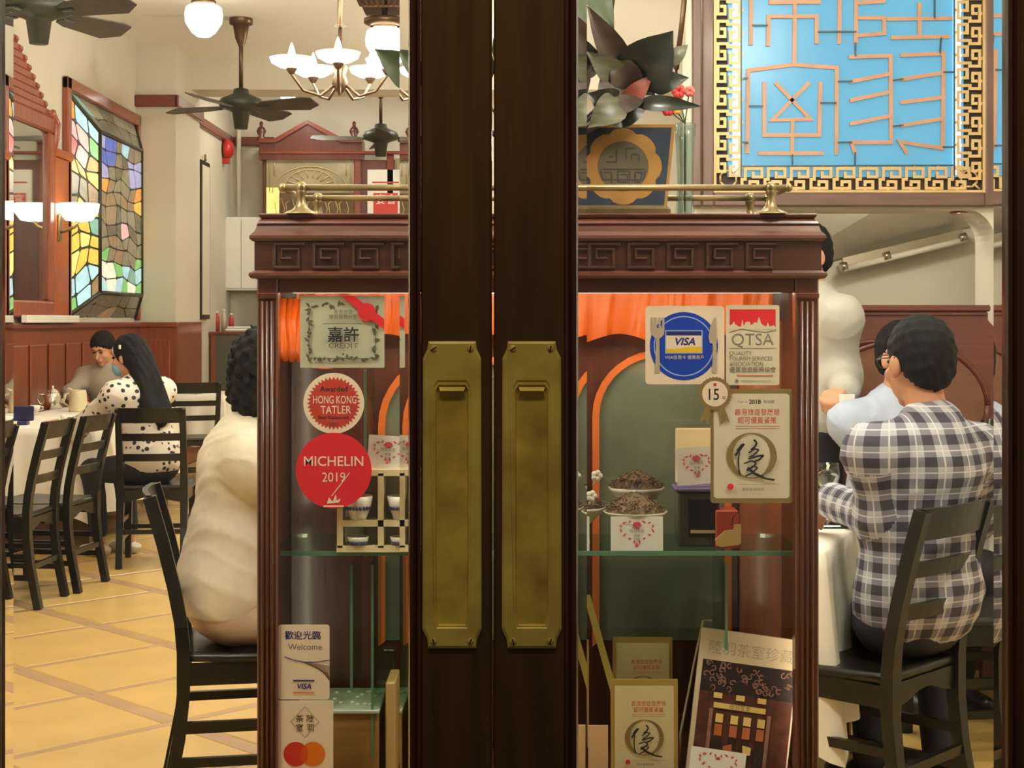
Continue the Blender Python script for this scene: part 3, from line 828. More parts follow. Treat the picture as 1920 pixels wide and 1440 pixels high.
def quality_items(year=True, w=142, h=196):
    it = []
    if year:
        it += [('t', 'Valid to', -8, 83, 6, {'al': 'r'}, C_INKG), ('t', '2018', 6, 83, 11, {'bold': .03}, C_BLK), ('t', '有效期', 32, 83, 7, {}, C_INKG)]
    it += [('t', '香港旅遊發展局', 10, 63, 13.5, {'sx': .9, 'bold': .008}, C_PINK), ('t', '認可優質餐館', 10, 48, 13.5, {'sx': .9, 'bold': .008}, C_PINK),
           ('p', [(-30, 37), (52, 37)], .9, C_PINK), ('p', [(-30, 33), (52, 33)], .9, C_PINK)]
    cxq, cyq, R, r = 0, -18, 46, 36
    n = 40
    for q in range(n):
        a0, a1 = 2 * math.pi * q / n, 2 * math.pi * (q + 1) / n
        rr = lambda a: r + (R - r - 3) * abs(math.cos(a)) ** 1.5
        it.append(('f', [(cxq + (R + 1) * math.cos(a0), cyq + (R - 3) * math.sin(a0)), (cxq + (R + 1) * math.cos(a1), cyq + (R - 3) * math.sin(a1)),
                         (cxq + r * .98 * math.cos(a1), cyq + (R - 5) * math.sin(a1)), (cxq + r * .98 * math.cos(a0), cyq + (R - 5) * math.sin(a0))], C_GOLD))
    for pl, tk in (([(700, 978), (668, 1020), (640, 1058)], 16), ([(690, 985), (655, 1030)], 22), ([(668, 1035), (661, 1090), (664, 1150), (676, 1192)], 10), ([(765, 950), (786, 972), (772, 1000), (745, 1020)], 13),
                   ([(730, 1040), (770, 1012), (800, 1020), (760, 1058), (735, 1066)], 10), ([(728, 1080), (790, 1062), (832, 1056), (800, 1086), (770, 1098)], 12), ([(700, 1112), (752, 1092), (782, 1112), (742, 1148), (716, 1160)], 10),
                   ([(716, 1160), (760, 1128), (790, 1140), (752, 1176), (708, 1196)], 10), ([(722, 1140), (770, 1180), (830, 1206)], 18), ([(800, 1196), (850, 1214), (905, 1222)], 13)):
        it.append(('p', [((a - 752) / 3.6, -(c - 994) / 3.6) for a, c in pl], tk / 3.6, C_BLK))
    it += [           ('d', -40, -76, 6, C_RED), ('p', [(-28, -72), (52, -72)], 1.2, C_SILV), ('t', '優質餐廳服務', 2, -81, 7, {}, C_INKG)]
    return it
its = quality_items()
its = [('f', [(-71 + 0, -94), (-66, -98), (66, -98), (71, -94), (71, 94), (66, 98), (-66, 98), (-71, 94)], C_GRY)] + its
qs = card('quality_sticker', 'gold framed quality restaurant sticker with a rosette marked 15', 'sticker', 1409, 836, YS, 154, 214, C_GOLD, its, rad=5)
its = [('d', 0, 0, 24, C_WHT), ('t', '15', -2, -1, 30, {'bold': .01, 'sx': .85}, C_BLK), ('t', '年', 17, -8, 8, {}, C_BLK), ('d', 0, 17, 3, C_RED)]
its += [('f', [(-28, -55), (-20, -26), (-8, -28), (-12, -58), (-20, -48)], C_GOLD), ('f', [(28, -55), (18, -26), (6, -28), (12, -58), (20, -48)], C_GOLD)]
card('rosette_sticker', 'round olive rosette sticker marked 15 with two ribbon tails', 'sticker', 1340, 738, YS, 66, 66, C_GOLD, its, shape=circ(32, teeth=30, depth=2), yoff=.0022)

# ------------------------------------------------------------------ things inside the cabinet
M_CREAM = mat('cream_wood', (238, 218, 172), .5, var=.06, scale=8, stretch=(1, 1, 5))
M_PORC = mat('porcelain', (236, 230, 214), .18, var=.03, coat=.3)
M_INKBL = mat('cobalt_print', (70, 74, 120), .4, var=0)
M_TEA = mat('dried_tea', (98, 78, 52), .8, var=.7, scale=90)
M_PAPER = mat('card_white', (242, 236, 224), .6, var=.02, transl=.2)
M_WREATH = mat('wreath_pink', (206, 62, 84), .6, var=.1)
M_BOOKP = mat('book_cover_cream', (214, 190, 160), .5, var=.04)
M_DARKG = mat('smoked_box', (66, 64, 50), .2, var=.2, scale=9, coat=.4)

def wreath(w=62, h=46):
    it = []; n = 22
    for q in range(n):
        t = 2 * math.pi * q / n
        x = 16 * math.sin(t) ** 3; y = 13 * math.cos(t) - 5 * math.cos(2 * t) - 2 * math.cos(3 * t) - math.cos(4 * t)
        px_, py_ = x / 16 * w / 2, (y + 2.5) / 15 * h / 2
        a = t * 3.1; L = 3.8 if q % 3 else 5.2
        it.append(('f', [(px_ + L * math.cos(a), py_ + L * math.sin(a)), (px_ + 1.7 * math.cos(a + 1.57), py_ + 1.7 * math.sin(a + 1.57)), (px_ - L * math.cos(a), py_ - L * math.sin(a)), (px_ - 1.7 * math.cos(a + 1.57), py_ - 1.7 * math.sin(a + 1.57))], M_WREATH))
    it += [('f', [(-9, h * .36), (0, h * .5), (9, h * .36), (4, h * .24), (-4, h * .24)], M_WREATH), ('t', '陸羽茶室', 0, 5, 7, {}, C_INKG), ('t', '茶葉', 0, -4, 6, {}, C_INKG), ('t', '出售', 0, -11, 6, {}, C_INKG)]
    return it
def on_shelf(Y, hpx, z=ZS):
    """pixel row of the centre of something hpx tall standing at height z"""
    return 600 + (H - z) * F / Y - hpx / 2
card('wreath_card', 'white card with a pink heart wreath in front of the tea bowls', 'card', 1194, on_shelf(2.998, 64), 2.998, 98, 64, M_PAPER, wreath(), rad=1, lean=3)
card('wreath_card', 'white card with a pink heart wreath cut off by the door stile', 'card', 1056, on_shelf(2.998, 64), 2.998, 98, 64, M_PAPER, wreath(), rad=1, lean=3)

def tea_bowl(x, Y, wpx, ztop, label):
    r = wpx * Y / F / 2; X = PX(x, Y)
    t = thing('tea_bowl', label, 'bowl', (X, Y, ZS), group='bowls of dried tea on the glass shelf')
    hh = ztop - ZS
    b = MB(); b.lathe([(r * .02, hh * .1), (r * .45, 0), (r * .42, hh * .15), (r * .3, hh * .4), (r * .55, hh * .62), (r * .93, hh * .93), (r, hh), (r * .96, hh), (r * .86, hh * .9), (r * .5, hh * .75), (0.0005, hh * .7)], (0, 0, 0), 28)
    part('bowl', b, M_PORC, t, local=True)
    rn = random.Random(int(x)); b = MB()
    b.lathe([(r * .92, hh - .002), (r * .7, hh + r * .16), (r * .42, hh + r * .40), (r * .15, hh + r * .55), (.0005, hh + r * .58)], (0, 0, 0), 20)
    for q in range(380):
        a = rn.uniform(0, 6.283); d = r * .95 * math.sqrt(rn.random()); z = hh + r * .60 * (1 - (d / r)) ** .9 * .98 + rn.uniform(-.001, .004)
        c = Vector((d * math.cos(a), d * math.sin(a), z)); e = Vector((rn.uniform(-1, 1), rn.uniform(-1, 1), rn.uniform(-.3, .7))).normalized() * rn.uniform(.004, .009)
        s_ = Vector((rn.uniform(-1, 1), rn.uniform(-1, 1), rn.uniform(-1, 1))).cross(e).normalized() * .0018; n_ = s_.cross(e).normalized() * .0014
        b.add([c - e, c + s_, c - s_ * .6 + n_, c - n_, c + e], [(0, 1, 2), (0, 2, 3), (0, 3, 1), (4, 2, 1), (4, 3, 2), (4, 1, 3)])
    part('tea_leaves', b, M_TEA, t, local=True, kind='stuff')
tea_bowl(1193, 3.15, 106, 1.038, 'footed cream bowl heaped with dried tea, the rear one')
tea_bowl(1191, 3.06, 122, 1.000, 'footed cream bowl heaped with dried tea just behind the wreath card')
tea_bowl(1082, 3.10, 110, 1.004, 'footed bowl of dried tea beside the door stile')
# two little pale flowers lying on the last bowl
b = MB()
for q, (x, y) in enumerate(((1119, 892), (1109, 930))):
    c = P(x, y, 3.05)
    for k in range(5):
        a = k * 1.257
        b.sphere(c + Vector((.006 * math.cos(a), 0, .006 * math.sin(a))), (.006, .003, .006), 6, 5)
    if q == 0: b.tube([c, P(1112, 912, 3.06)], .0012, 6)
    else: b.tube([c, P(1100, 955, 3.06), P(1100, 990, 3.06)], .0012, 6)
solo('silk_blossom', b, M_PAPER, 'two white silk blossoms on stems at the tea bowl by the stile', 'flower')

# smoked display box with a card on top
Yb = 3.08
b = MB(); t = thing('display_box', 'dark glazed box on the glass shelf carrying a tilted wreath card', 'box', (PX(1303, Yb), Yb, ZS))
z1 = PZ(918, Yb); x0, x1 = PX(1268, Yb), PX(1345, Yb)
b.box((x0, Yb - .035, ZS), (x1, Yb + .04, z1), .004); part('case', b, M_DARKG, t)
b = MB(); b.box((x0 + .02, Yb - .037, ZS + .02), (x1 - .004, Yb - .034, z1 - .015)); part('window', b, M_BLACK, t)
b = MB(); b.box((x0 + .024, Yb - .039, ZS + .028), (x1 - .008, Yb - .036, ZS + .034)); part('gilt_line', b, M_GOLD, t)
b = MB(); b.box((x0 - .006, Yb - .04, z1), (x1 + .004, Yb + .045, z1 + .007), .002); part('lid', b, mat('purple_felt', (96, 80, 128), .8), t)
card('wreath_card', 'white card with a pink heart wreath tilted on the dark box', 'card', 1306, 873, 3.06, 78, 70, M_PAPER, wreath(50, 40), rad=1, lean=6, roll=3, yaw=8)
# frame behind that card
b = MB(); b.box((PX(1266, 3.13), 3.12, z1 + .008), (PX(1345, 3.13), 3.135, PZ(802, 3.13)), .003)
t = solo('photo_frame', b, M_CREAM, 'small pale wooden frame standing behind the tilted wreath card', 'frame')
# red box with a wooden tag
t = thing('gift_tag_box', 'small red box with a hanging wooden tag on the glass shelf', 'box', (PX(1360, 3.05), 3.05, ZS))
b = MB(); b.box((PX(1340, 3.05), 3.03, ZS), (PX(1382, 3.05), 3.09, PZ(955, 3.05)), .002); part('box_body', b, mat('red_card', (176, 62, 40), .5), t)
b = MB(); b.prism([(-22, -18), (-14, -22), (20, -18), (24, -14), (24, 20), (12, 20), (10, 10), (-6, 8), (-24, -8)], (PX(1365, 3.02), 3.02, ZS + .027), (.00106, 0, 0), (0, 0, .00106), (0, .004, 0)); part('wooden_tag', b, mat('tag_wood', (206, 168, 108), .5, var=.1), t)
b = MB(); b.tube([P(1372, 985, 3.025), P(1374, 970, 3.02), P(1385, 958, 3.02)], .0012, 6); part('tag_cord', b, M_BLACK, t)

# cream wooden rack with cups
t = thing('cup_rack', 'cream wooden rack of small cups on the glass shelf', 'rack', (PX(700, 3.03), 3.05, ZS))
Yr = 3.01
def rbar(nm, xa, ya, xb, yb, w=.0125):
    A, B = P(xa, ya, Yr), P(xb, yb, Yr)
    b = MB(); b.strip([A, B], (0, 1, 0), .05, w); part(nm, b, M_CREAM, t)
yb_ = 600 + (H - ZS) * F / Yr - 5
for x in (640, 716, 790): rbar('upright', x, 885, x, yb_ - 2, .011)
rbar('bar', 634, yb_, 796, yb_); rbar('bar', 645, 978, 790, 978); rbar('bar', 634, 884, 796, 884)
b = MB(); b.box((PX(634, 3.04), 3.045, ZS + .003), (PX(796, 3.04), 3.048, PZ(884, 3.04))); part('lining_sheet', b, mat('rack_back', (178, 168, 148), .6), t)
def cup(x, ybase, r, h, Y, label, g='cups in the cream rack'):
    X = PX(x, Y); z = PZ(ybase, Y)
    t_ = thing('tea_cup', label, 'cup', (X, Y, z), group=g)
    b = MB(); b.lathe([(.0005, .004), (r * .48, .003), (r * .45, 0), (r * .55, 0), (r * .58, h * .12), (r * .85, h * .55), (r, h), (r * .95, h), (r * .8, h * .55), (r * .5, h * .15), (.0005, h * .12)], (0, 0, 0), 24)
    part('bowl', b, M_PORC, t_, local=True)
    b = MB()
    for q in range(9):
        a = -math.pi / 2 + (q - 4) * .28; rr = r * .84
        b.sphere((rr * math.cos(a), rr * math.sin(a), h * .5), (.003, .003, .0045), 6, 5)
    part('blue_print', b, M_INKBL, t_, local=True)
cup(672, 973, .030, .046, 3.0, 'larger white cup on the upper level of the cream rack')
cup(672, 1010 + 18, .022, .024, 3.0, 'small white cup with blue print at the bottom of the rack')
cup(752, 973, .028, .046, 3.0, 'white cup in the rack bay beside the door stile')
cup(752, 1028, .022, .024, 3.0, 'small white cup below the bay beside the door stile')
card('wreath_card', 'white card with a pink heart wreath above the cream cup rack', 'card', 728, 848, 3.0, 78, 62, M_PAPER, wreath(54, 40), rad=1, lean=5, roll=-3, yaw=-8)
b = MB(); b.box((PX(690, 3.02), 3.006, PZ(884, 3.02)), (PX(768, 3.02), 3.05, PZ(878, 3.02)), .001)
solo('paper_pad', b, mat('pad_grey', (196, 186, 176), .6), 'thin grey pad lying on top of the cream cup rack', 'pad')
b = MB(); b.box((PX(762, 3.02), 3.0, PZ(878, 3.02)), (PX(772, 3.02), 3.04, PZ(830, 3.02)), .001)
solo('red_packet', b, C_RED, 'slim red packet standing on the rack beside the door stile', 'packet')

# lower compartment
def stand(Y, hpx): return 600 + (H - ZF) * F / Y - hpx / 2
t = thing('specimen_box', 'wooden box with a frosted glass lid low in the cabinet', 'box', (PX(655, 3.1), 3.1, ZF))
zt = PZ(1318, 3.08)
b = MB(); b.box((PX(560, 3.08), 3.03, ZF), (PX(714, 3.08), 3.20, zt - .008), .003); part('box_body', b, wood('amber_box', (150, 112, 56), .4, 'x', .1, .2), t)
b = MB(); b.box((PX(556, 3.08), 3.025, zt - .008), (PX(716, 3.08), 3.21, zt), .002); part('glass_lid', b, mat('frosted_lid', (176, 186, 168), .2, var=.1, scale=30, bump=.1), t)
rn = random.Random(5); b = MB()
for q in range(16):
    x = rn.uniform(PX(625, 3.1), PX(705, 3.1)); yy = rn.uniform(3.05, 3.18)
    b.sphere((x, yy, zt + .001), (.005, .006, .003), 6, 4)
part('pebble_print', b, M_PAPER, t)
b = MB(); b.box((PX(724, 3.05), 3.04, ZF), (PX(742, 3.05), 3.16, PZ(1278, 3.05)), .002)
solo('wooden_slat', b, mat('pale_slat', (206, 166, 104), .5, var=.1), 'upright pale wooden slat beside the frosted lid box', 'slat')
b = MB(); b.box((PX(706, 3.16), 3.15, ZF), (PX(740, 3.16), 3.19, PZ(1225, 3.16)), .002); b.box((PX(716, 3.16), 3.15, PZ(1225, 3.16)), (PX(738, 3.16), 3.19, PZ(1218, 3.16)), .002)
solo('acrylic_stand', b, M_CLEARG, 'clear acrylic stand behind the wooden slat', 'stand')

its = [('f', [(-57, -88), (57, -88), (57, 78), (-57, 78)], C_GRY)] + [tuple(i) for i in quality_items(False)]
def sc_items(its, s, dv=0):
    out = []
    for i in its:
        k = i[0]
        if k == 't': out.append(('t', i[1], i[2] * s, i[3] * s + dv, i[4] * s, i[5], i[6]))
        elif k == 'r': out.append(('r', i[1] * s, i[2] * s + dv, i[3] * s, i[4] * s + dv, i[5]))
        elif k == 'd': out.append(('d', i[1] * s, i[2] * s + dv, i[3] * s, i[4]))
        elif k == 'p': out.append(('p', [(x * s, y * s + dv) for x, y in i[1]], i[2] * s, i[3]))
        elif k == 'f': out.append(('f', [(x * s, y * s + dv) for x, y in i[1]], i[2]))
    return out
C_PLQ = mat('plaque_face', (214, 196, 150), .4, var=.04); C_PLG = mat('plaque_gold', (170, 140, 74), .35, var=.12)
def plq(w, h):
    s = w / 130.0
    it = [('r', -w * .44, -h / 2 - 8, w * .44, h / 2 - 12 * s, C_PLQ)] + sc_items(quality_items(False), s * .80, h * .02)
    return it
card('quality_plaque', 'gold edged quality restaurant plaque at the front of the lower compartment', 'plaque', 1208, 1372, 3.03, 126, 196, C_PLG, plq(126, 196), rad=2, lean=2, thick=.004)
card('quality_plaque', 'gold edged quality restaurant plaque half hidden behind the front plaque', 'plaque', 1205, 1288, 3.12, 112, 186, C_PLG, plq(112, 186), rad=2, lean=2, thick=.004)
card('quality_plaque', 'gold edged quality restaurant plaque cut off by the door stile', 'plaque', 1046, 1300, 3.06, 116, 200, C_PLG, plq(116, 200), rad=2, lean=2, thick=.004)
b = MB(); b.strip([P(1100, 1115, 3.1), P(1152, 1300, 3.08), P(1200, 1470, 3.06)], (1, 0, 0), .014, .004)
solo('bamboo_strip', b, mat('bamboo', (186, 160, 84), .45, var=.12), 'yellow bamboo strip slanting behind the plaques', 'strip')
b = MB(); b.tube([P(1335, 1163, 3.12), P(1318, 1163, 3.12), P(1300, 1250, 3.1), P(1276, 1375, 3.08), P(1276, 1440, 3.08)], .0026, 8)
solo('easel_wire', b, mat('cream_wire', (214, 190, 156), .4, 0, 0), 'thin cream wire easel beside the tilted book', 'easel')
b = MB(); b.box((PX(1103, 3.03), 3.03, ZF), (PX(1140, 3.03), 3.034, PZ(1360, 3.03)))
solo('price_slip', b, mat('slip_pink', (222, 178, 130), .6, var=.05), 'plain pink paper slip left of the front plaque', 'paper')

# tilted book with a shopfront printed on its cover
M_CVR = mat('cover_brown', (86, 48, 40), .4, var=.4, scale=40); M_CVD = mat('cover_dark', (48, 36, 38), .4, var=.3, scale=30)
M_CVY = mat('cover_lamp', (226, 190, 110), .5, var=.1); M_CVO = mat('cover_orange', (176, 96, 56), .5, var=.2); M_CVS = mat('cover_scroll', (146, 104, 92), .5, var=.3, scale=50)
its = [('t', '陸羽茶室珍藏', 4, 112, 27, {'sx': 1.0}, C_SILV), ('r', -84, -150, 90, 88, M_CVR), ('r', -84, 30, 90, 88, M_CVD)]
rn = random.Random(11)
for q in range(46):
    x, y = rn.uniform(-78, 84), rn.uniform(36, 84); a = rn.uniform(0, 6.28); pts = []
    for k in range(6): pts.append((x + (7 - k) * math.cos(a + k * 1.0), y + (7 - k) * math.sin(a + k * 1.0)))
    its.append(('p', [(min(88, max(-82, px_)), min(86, max(32, py_))) for px_, py_ in pts], 2.0, M_CVS))
its += [('r', -55, 2, 42, 12, M_CVY), ('t', '陸羽茶室', -6, 7, 10, {}, C_INKB), ('r', -62, -118, -55, 0, M_CVS), ('r', 46, -118, 53, 0, M_CVS)]
for x in (-50, -8, 32): its.append(('r', x - 7, 20, x + 9, 30, M_CVY))
for x in (-42, -14, 10, 36):
    its += [('r', x - 7, -24, x + 7, -8, M_CVY), ('r', x - 7, -48, x + 7, -27, M_CVO), ('r', x - 8, -100, x + 8, -52, M_CVD)]
its += [('f', [(-30, -66), (-14, -60), (-10, -100), (-26, -108)], M_CVO), ('f', [(6, -60), (22, -62), (22, -76), (8, -78)], M_CVY), ('r', -80, -146, 86, -120, M_CVO), ('r', 66, -140, 74, -110, C_LINE)]
card('cover_book', 'tilted book with an ornate shopfront pictured on its cover', 'book', 1392, 1335, 3.04, 186, 290, M_BOOKP, its, rad=1, lean=8, roll=-7, yaw=-4, thick=.022)
card('price_card', 'blank cream card lying against the foot of the tilted book', 'card', 1345, 1432, 3.0, 104, 52, M_PAPER, wreath(70, 36)[:22], rad=1, lean=12, roll=-8)

# ------------------------------------------------------------------ lamps
M_LAMPW = emis('globe_glow', LAMP_COL, GLOBE_STR)
M_SHADEW = emis('shade_glow', LAMP_COL, SHADE_STR)
M_SCONW = emis('sconce_glow', LAMP_COL, SCONCE_STR)
M_BRONZE = mat('bronze_dark', (96, 76, 56), .35, .8, var=.2)
M_FAN = mat('fan_iron', (62, 60, 52), .45, .3, var=.2, scale=8)
M_BLADE = mat('fan_blade', (74, 66, 58), .5, var=.25, scale=14)
M_LTRIM = mat('pale_trim', (226, 210, 180), .6, var=.03)

def globe(x, y, z, r, label, stem=None, lb_=None):
    t = thing('globe_lamp', label, 'lamp', (x, y, z - r), group='schoolhouse globe lamps')
    b = MB(); b.lathe([(.001, z - r), (r * .35, z - r * .93), (r * .62, z - r * .72), (r * .96, z - r * .2), (r, z + r * .15), (r * .93, z + r * .55), (r * .75, z + r * .68), (r * .4, z + r * .74)], (x, y, 0), 16)
    part('glass_globe', b, M_LAMPW if lb_ is None else emis('globe_glow_soft', LAMP_COL, GLOBE_STR * .16), t, fix=False)
    b = MB(); zz = z + r * .70
    b.lathe([(r * .42, zz), (r * .62, zz + .01), (r * .66, zz + .03), (r * .50, zz + .05), (r * .3, zz + .07)] + ([(r * .5, CEIL - .03), (r * .7, CEIL)] if stem is None else [(r * .16, zz + .1), (r * .16, CEIL)]), (x, y, 0), 16)
    part('fitter', b, M_BRONZE, t)
    return t
globe(PX(382, 12.0), 12.0, PZ(35, 12.0), .15, lb_='v', label='white schoolhouse globe lamp hanging left of the tall ceiling fan')
g2 = globe(PX(722, 11.6), 11.6, PZ(80, 11.6), .15, lb_='v', label='white schoolhouse globe lamp below the slatted ceiling rose', stem=1)
# stepped, slatted wooden rose above the second globe
t = thing('ceiling_rose', 'stepped wooden ceiling rose with slats above a globe lamp', 'ceiling rose', (PX(722, 11.6), 11.6, PZ(45, 11.6)))
X0, Y0 = PX(722, 11.6), 11.6
za, zb2 = PZ(22, 11.6), PZ(2, 11.6)
b = MB(); b.lathe([(.11, PZ(50, 11.6)), (.16, PZ(44, 11.6)), (.16, PZ(36, 11.6)), (.05, PZ(33, 11.6))], (X0, Y0, 0), 20); part('disc', b, M_BRONZE, t)
for (w_, zc) in ((.16, za), (.215, zb2), (.26, CEIL - .02)):
    b = MB(); b.box((X0 - w_, Y0 - w_, zc), (X0 + w_, Y0 + w_, zc + .02), .004); part('tier_frame', b, M_BRONZE, t)
for q in range(9):
    f = -1 + q * .25
    b = MB(); b.strip([(X0 + f * .15, Y0 - .16, za + .01), (X0 + f * .21, Y0 - .215, zb2 + .01)], (1, 0, 0), .014, .008); part('slat', b, M_BRONZE, t)
# globes added out of sight, overhead and behind the door stiles, to brighten the room
for i, (x, y, lb) in enumerate((
                                (-1.6, 5.0, 'added unseen globe lamp above the seated woman in white'), (-.35, 5.6, 'added unseen globe lamp above the middle of the room'),
                                (-1.7, 8.3, 'added unseen globe lamp above the row of empty chairs'), (-.3, 9.2, 'added unseen globe lamp behind the chandelier'), (1.3, 4.3, 'added unseen globe lamp above the man in plaid'),
                                (.45, 3.9, 'added unseen globe lamp above the tables behind the display cabinet'), (.2, 13.6, 'added unseen globe lamp before the far ceiling beam'))):
    tt = globe(x, y, 3.42 if lb.endswith('chairs') else 2.95, .16, lb, stem=1)
    if lb.endswith('chandelier') or lb.endswith('beam'):
        for ch in tt.children:
            if ch.name.startswith('glass_globe'): ch.data.materials[0] = emis('added_globe_glow', LAMP_COL, GLOBE_STR * 2.1)  # extra glow in the two hidden globes lifts ceiling and far wall
for x, lb in ((-1.0, 'unseen globe lamp just inside the left door, hung low to light the cabinet'), (1.0, 'unseen globe lamp just inside the right door, hung low to light the cabinet')):  # unseen globes, lowered and strengthened to light the cabinet front
    tt = globe(x, 2.40, 2.62, .16, lb, stem=1)
    for ch in tt.children:
        if ch.name.startswith('glass_globe'): ch.data.materials[0] = emis('unseen_entry_glow', LAMP_COL, 78)
# flush lamps added unseen beyond the beam to light the far wall
for x, y, lb in ((-2.2, 16.3, 'added flush ceiling lamp hidden beyond the beam above the service counter'), (-.6, 16.3, 'added flush ceiling lamp hidden beyond the middle of the beam'), (1.0, 16.3, 'added flush ceiling lamp hidden beyond the far right of the beam')):
    t = thing('added_flush_lamp', lb, 'lamp', (x, y, CEIL - .05), group='added flush ceiling lamps')
    b = MB(); b.lathe([(.001, CEIL - .05), (.10, CEIL - .045), (.16, CEIL - .015)], (x, y, 0), 14); part('glass_dish', b, emis('added_flush_glow', LAMP_COL, GLOBE_STR * 1.2), t, fix=False)
    b = MB(); b.lathe([(.16, CEIL - .018), (.175, CEIL - .012), (.175, CEIL)], (x, y, 0), 14); part('ring', b, M_BRONZE, t)
# lights added outside, out of view, to brighten the door faces
for x, sd in ((-.42, 'left'), (.42, 'right')):
    t = thing('added_entrance_light', 'added unseen light outside the %s door' % sd, 'lamp', (x, 1.25, 2.75), group='added entrance lights')
    b = MB(); b.lathe([(.001, 2.752), (.06, 2.752)], (x, 1.25, 0), 16); part('diffuser', b, emis('added_entrance_glow', (1.0, .88, .66), 130), t, fix=False)
    b = MB(); b.lathe([(.06, 2.75), (.075, 2.748), (.075, 2.80)], (x, 1.25, 0), 16); part('ring', b, M_BRONZE, t)
# small dish lamp beyond the beam
c = P(540, 184, 16.4)
t = thing('dish_lamp', 'small white dish lamp beyond the ceiling beam', 'lamp', (c.x, c.y, c.z))
b = MB(); b.lathe([(.001, c.z - .03), (.05, c.z - .026), (.08, c.z), (.078, c.z + .01)], (c.x, c.y, 0), 14); part('glass_dish', b, M_LAMPW, t, fix=False)
b = MB(); b.lathe([(.02, c.z + .01), (.02, CEIL)], (c.x, c.y, 0), 8); part('stem', b, M_WHITE, t)

# chandelier
YCH = 9.0; hub = P(638, 150, YCH)
t = thing('chandelier', 'five armed chandelier with white glass bowls and candle bulbs', 'chandelier', (hub.x, hub.y, hub.z - .1))
b = MB(); b.tube([hub, P(638, 52, YCH)], .012, 10); b.tube([P(638, 52, YCH), (hub.x, hub.y, CEIL)], .016, 10); part('rod', b, M_BRONZE, t)
b = MB(); b.lathe([(.012, PZ(54, YCH)), (.045, PZ(50, YCH)), (.05, PZ(47, YCH)), (.012, PZ(45, YCH))], (hub.x, hub.y, 0), 16); part('glass_cup', b, M_CLEAR, t)
b = MB(); b.lathe([(.001, hub.z - .09), (.03, hub.z - .06), (.05, hub.z - .02), (.03, hub.z + .03), (.045, hub.z + .07), (.015, hub.z + .12)], (hub.x, hub.y, 0), 16); part('hub', b, M_BRONZE, t)
bsh = MB(); bsh.lathe([(.03, 0), (.07, .006), (.115, .03), (.128, .06), (.122, .06), (.1, .03), (.03, .01)], (0, 0, 0), 18)
me_sh = mesh_of('glass_bowl', bsh, M_SHADEW)
bbb = MB(); bbb.lathe([(.012, 0.03), (.02, .06), (.022, .085), (.014, .12), (.002, .15)], (0, 0, 0), 10); me_bulb = mesh_of('candle_bulb', bbb, emis('bulb_glow', (1, .9, .7), 26))
for k in range(5):
    a = math.radians(-100 + 72 * k + 14); R = .29
    e = Vector((hub.x + R * math.cos(a), hub.y + R * math.sin(a), hub.z + .05)); d = Vector((math.cos(a), math.sin(a), 0))
    b = MB(); b.tube([hub + d * .03 - Vector((0, 0, .03)), hub + d * .12 - Vector((0, 0, .10)), hub + d * .22 - Vector((0, 0, .075)), e - Vector((0, 0, .035)), e], .0085, 8)
    b.lathe([(.012, e.z - .035), (.028, e.z - .012), (.034, e.z)], (e.x, e.y, 0), 12)
    ar = part('arm', b, M_BRONZE, t)
    s = piece('glass_bowl', me_sh, ar, W[t.name].inverted() @ Matrix.Translation(e))
    s2 = piece('candle_bulb', me_bulb, ar, W[t.name].inverted() @ Matrix.Translation(e))

# ceiling fans
def fan(hx, hy, Y, label, a0, R, rodpx=None, nb=4):
    h = P(hx, hy, Y)
    t = thing('ceiling_fan', label, 'ceiling fan', (h.x, h.y, h.z - .2), group='dark ceiling fans')
    b = MB(); b.lathe([(.001, -.20), (.055, -.20), (.075, -.06), (.10, -.045), (.18, -.02), (.19, .02), (.17, .055), (.07, .10), (.06, .14), (.02, .15)], h, 20); part('motor', b, M_FAN, t)
    b = MB(); b.tube([h + Vector((0, 0, .14)), (h.x, h.y, CEIL - .02)], .018, 10); part('down_rod', b, M_BRONZE, t)
    b = MB(); b.lathe([(.02, CEIL - .24), (.05, CEIL - .17), (.07, CEIL - .06), (.10, CEIL - .05), (.10, CEIL)], (h.x, h.y, 0), 16); part('canopy', b, M_BRONZE, t)
    bb = MB()
    pts = [(.18, -.04), (.26, -.07), (R - .10, -.095), (R - .02, -.08), (R, .03), (R - .12, .095), (.26, .065), (.18, .04)]
    vs = [(x, y, -.02 - y * .40) for x, y in pts] + [(x, y, -.012 - y * .40) for x, y in pts]; n = len(pts)
    bb.add(vs, [tuple(range(n))[::-1], tuple(range(n, 2 * n))] + [(i, (i + 1) % n, (i + 1) % n + n, i + n) for i in range(n)])
    me = mesh_of('blade', bb, M_BLADE); fixnormals(me)
    bi = MB(); bi.strip([(.15, 0, -.005), (.20, 0, -.022), (.28, 0, -.024)], (0, 1, 0), .045, .008); mi = mesh_of('blade_iron', bi, M_FAN); fixnormals(mi)
    for k in range(nb):
        M = W[t.name].inverted() @ Matrix.Translation(h) @ rz(math.radians(a0 + 360 / nb * k))
        bl = piece('blade', me, t, M); piece('blade_iron', mi, bl)
    return t
fan(73, 20, 9.2, 'dark ceiling fan nearest the doors, cut off by the corner', -28, .74)
fan(452, 198, 13.1, 'dark ceiling fan on a long rod in front of the pier', -22, .74)
fan(714, 258, 16.2, 'small dark ceiling fan in front of the carved dresser', 8, .74)

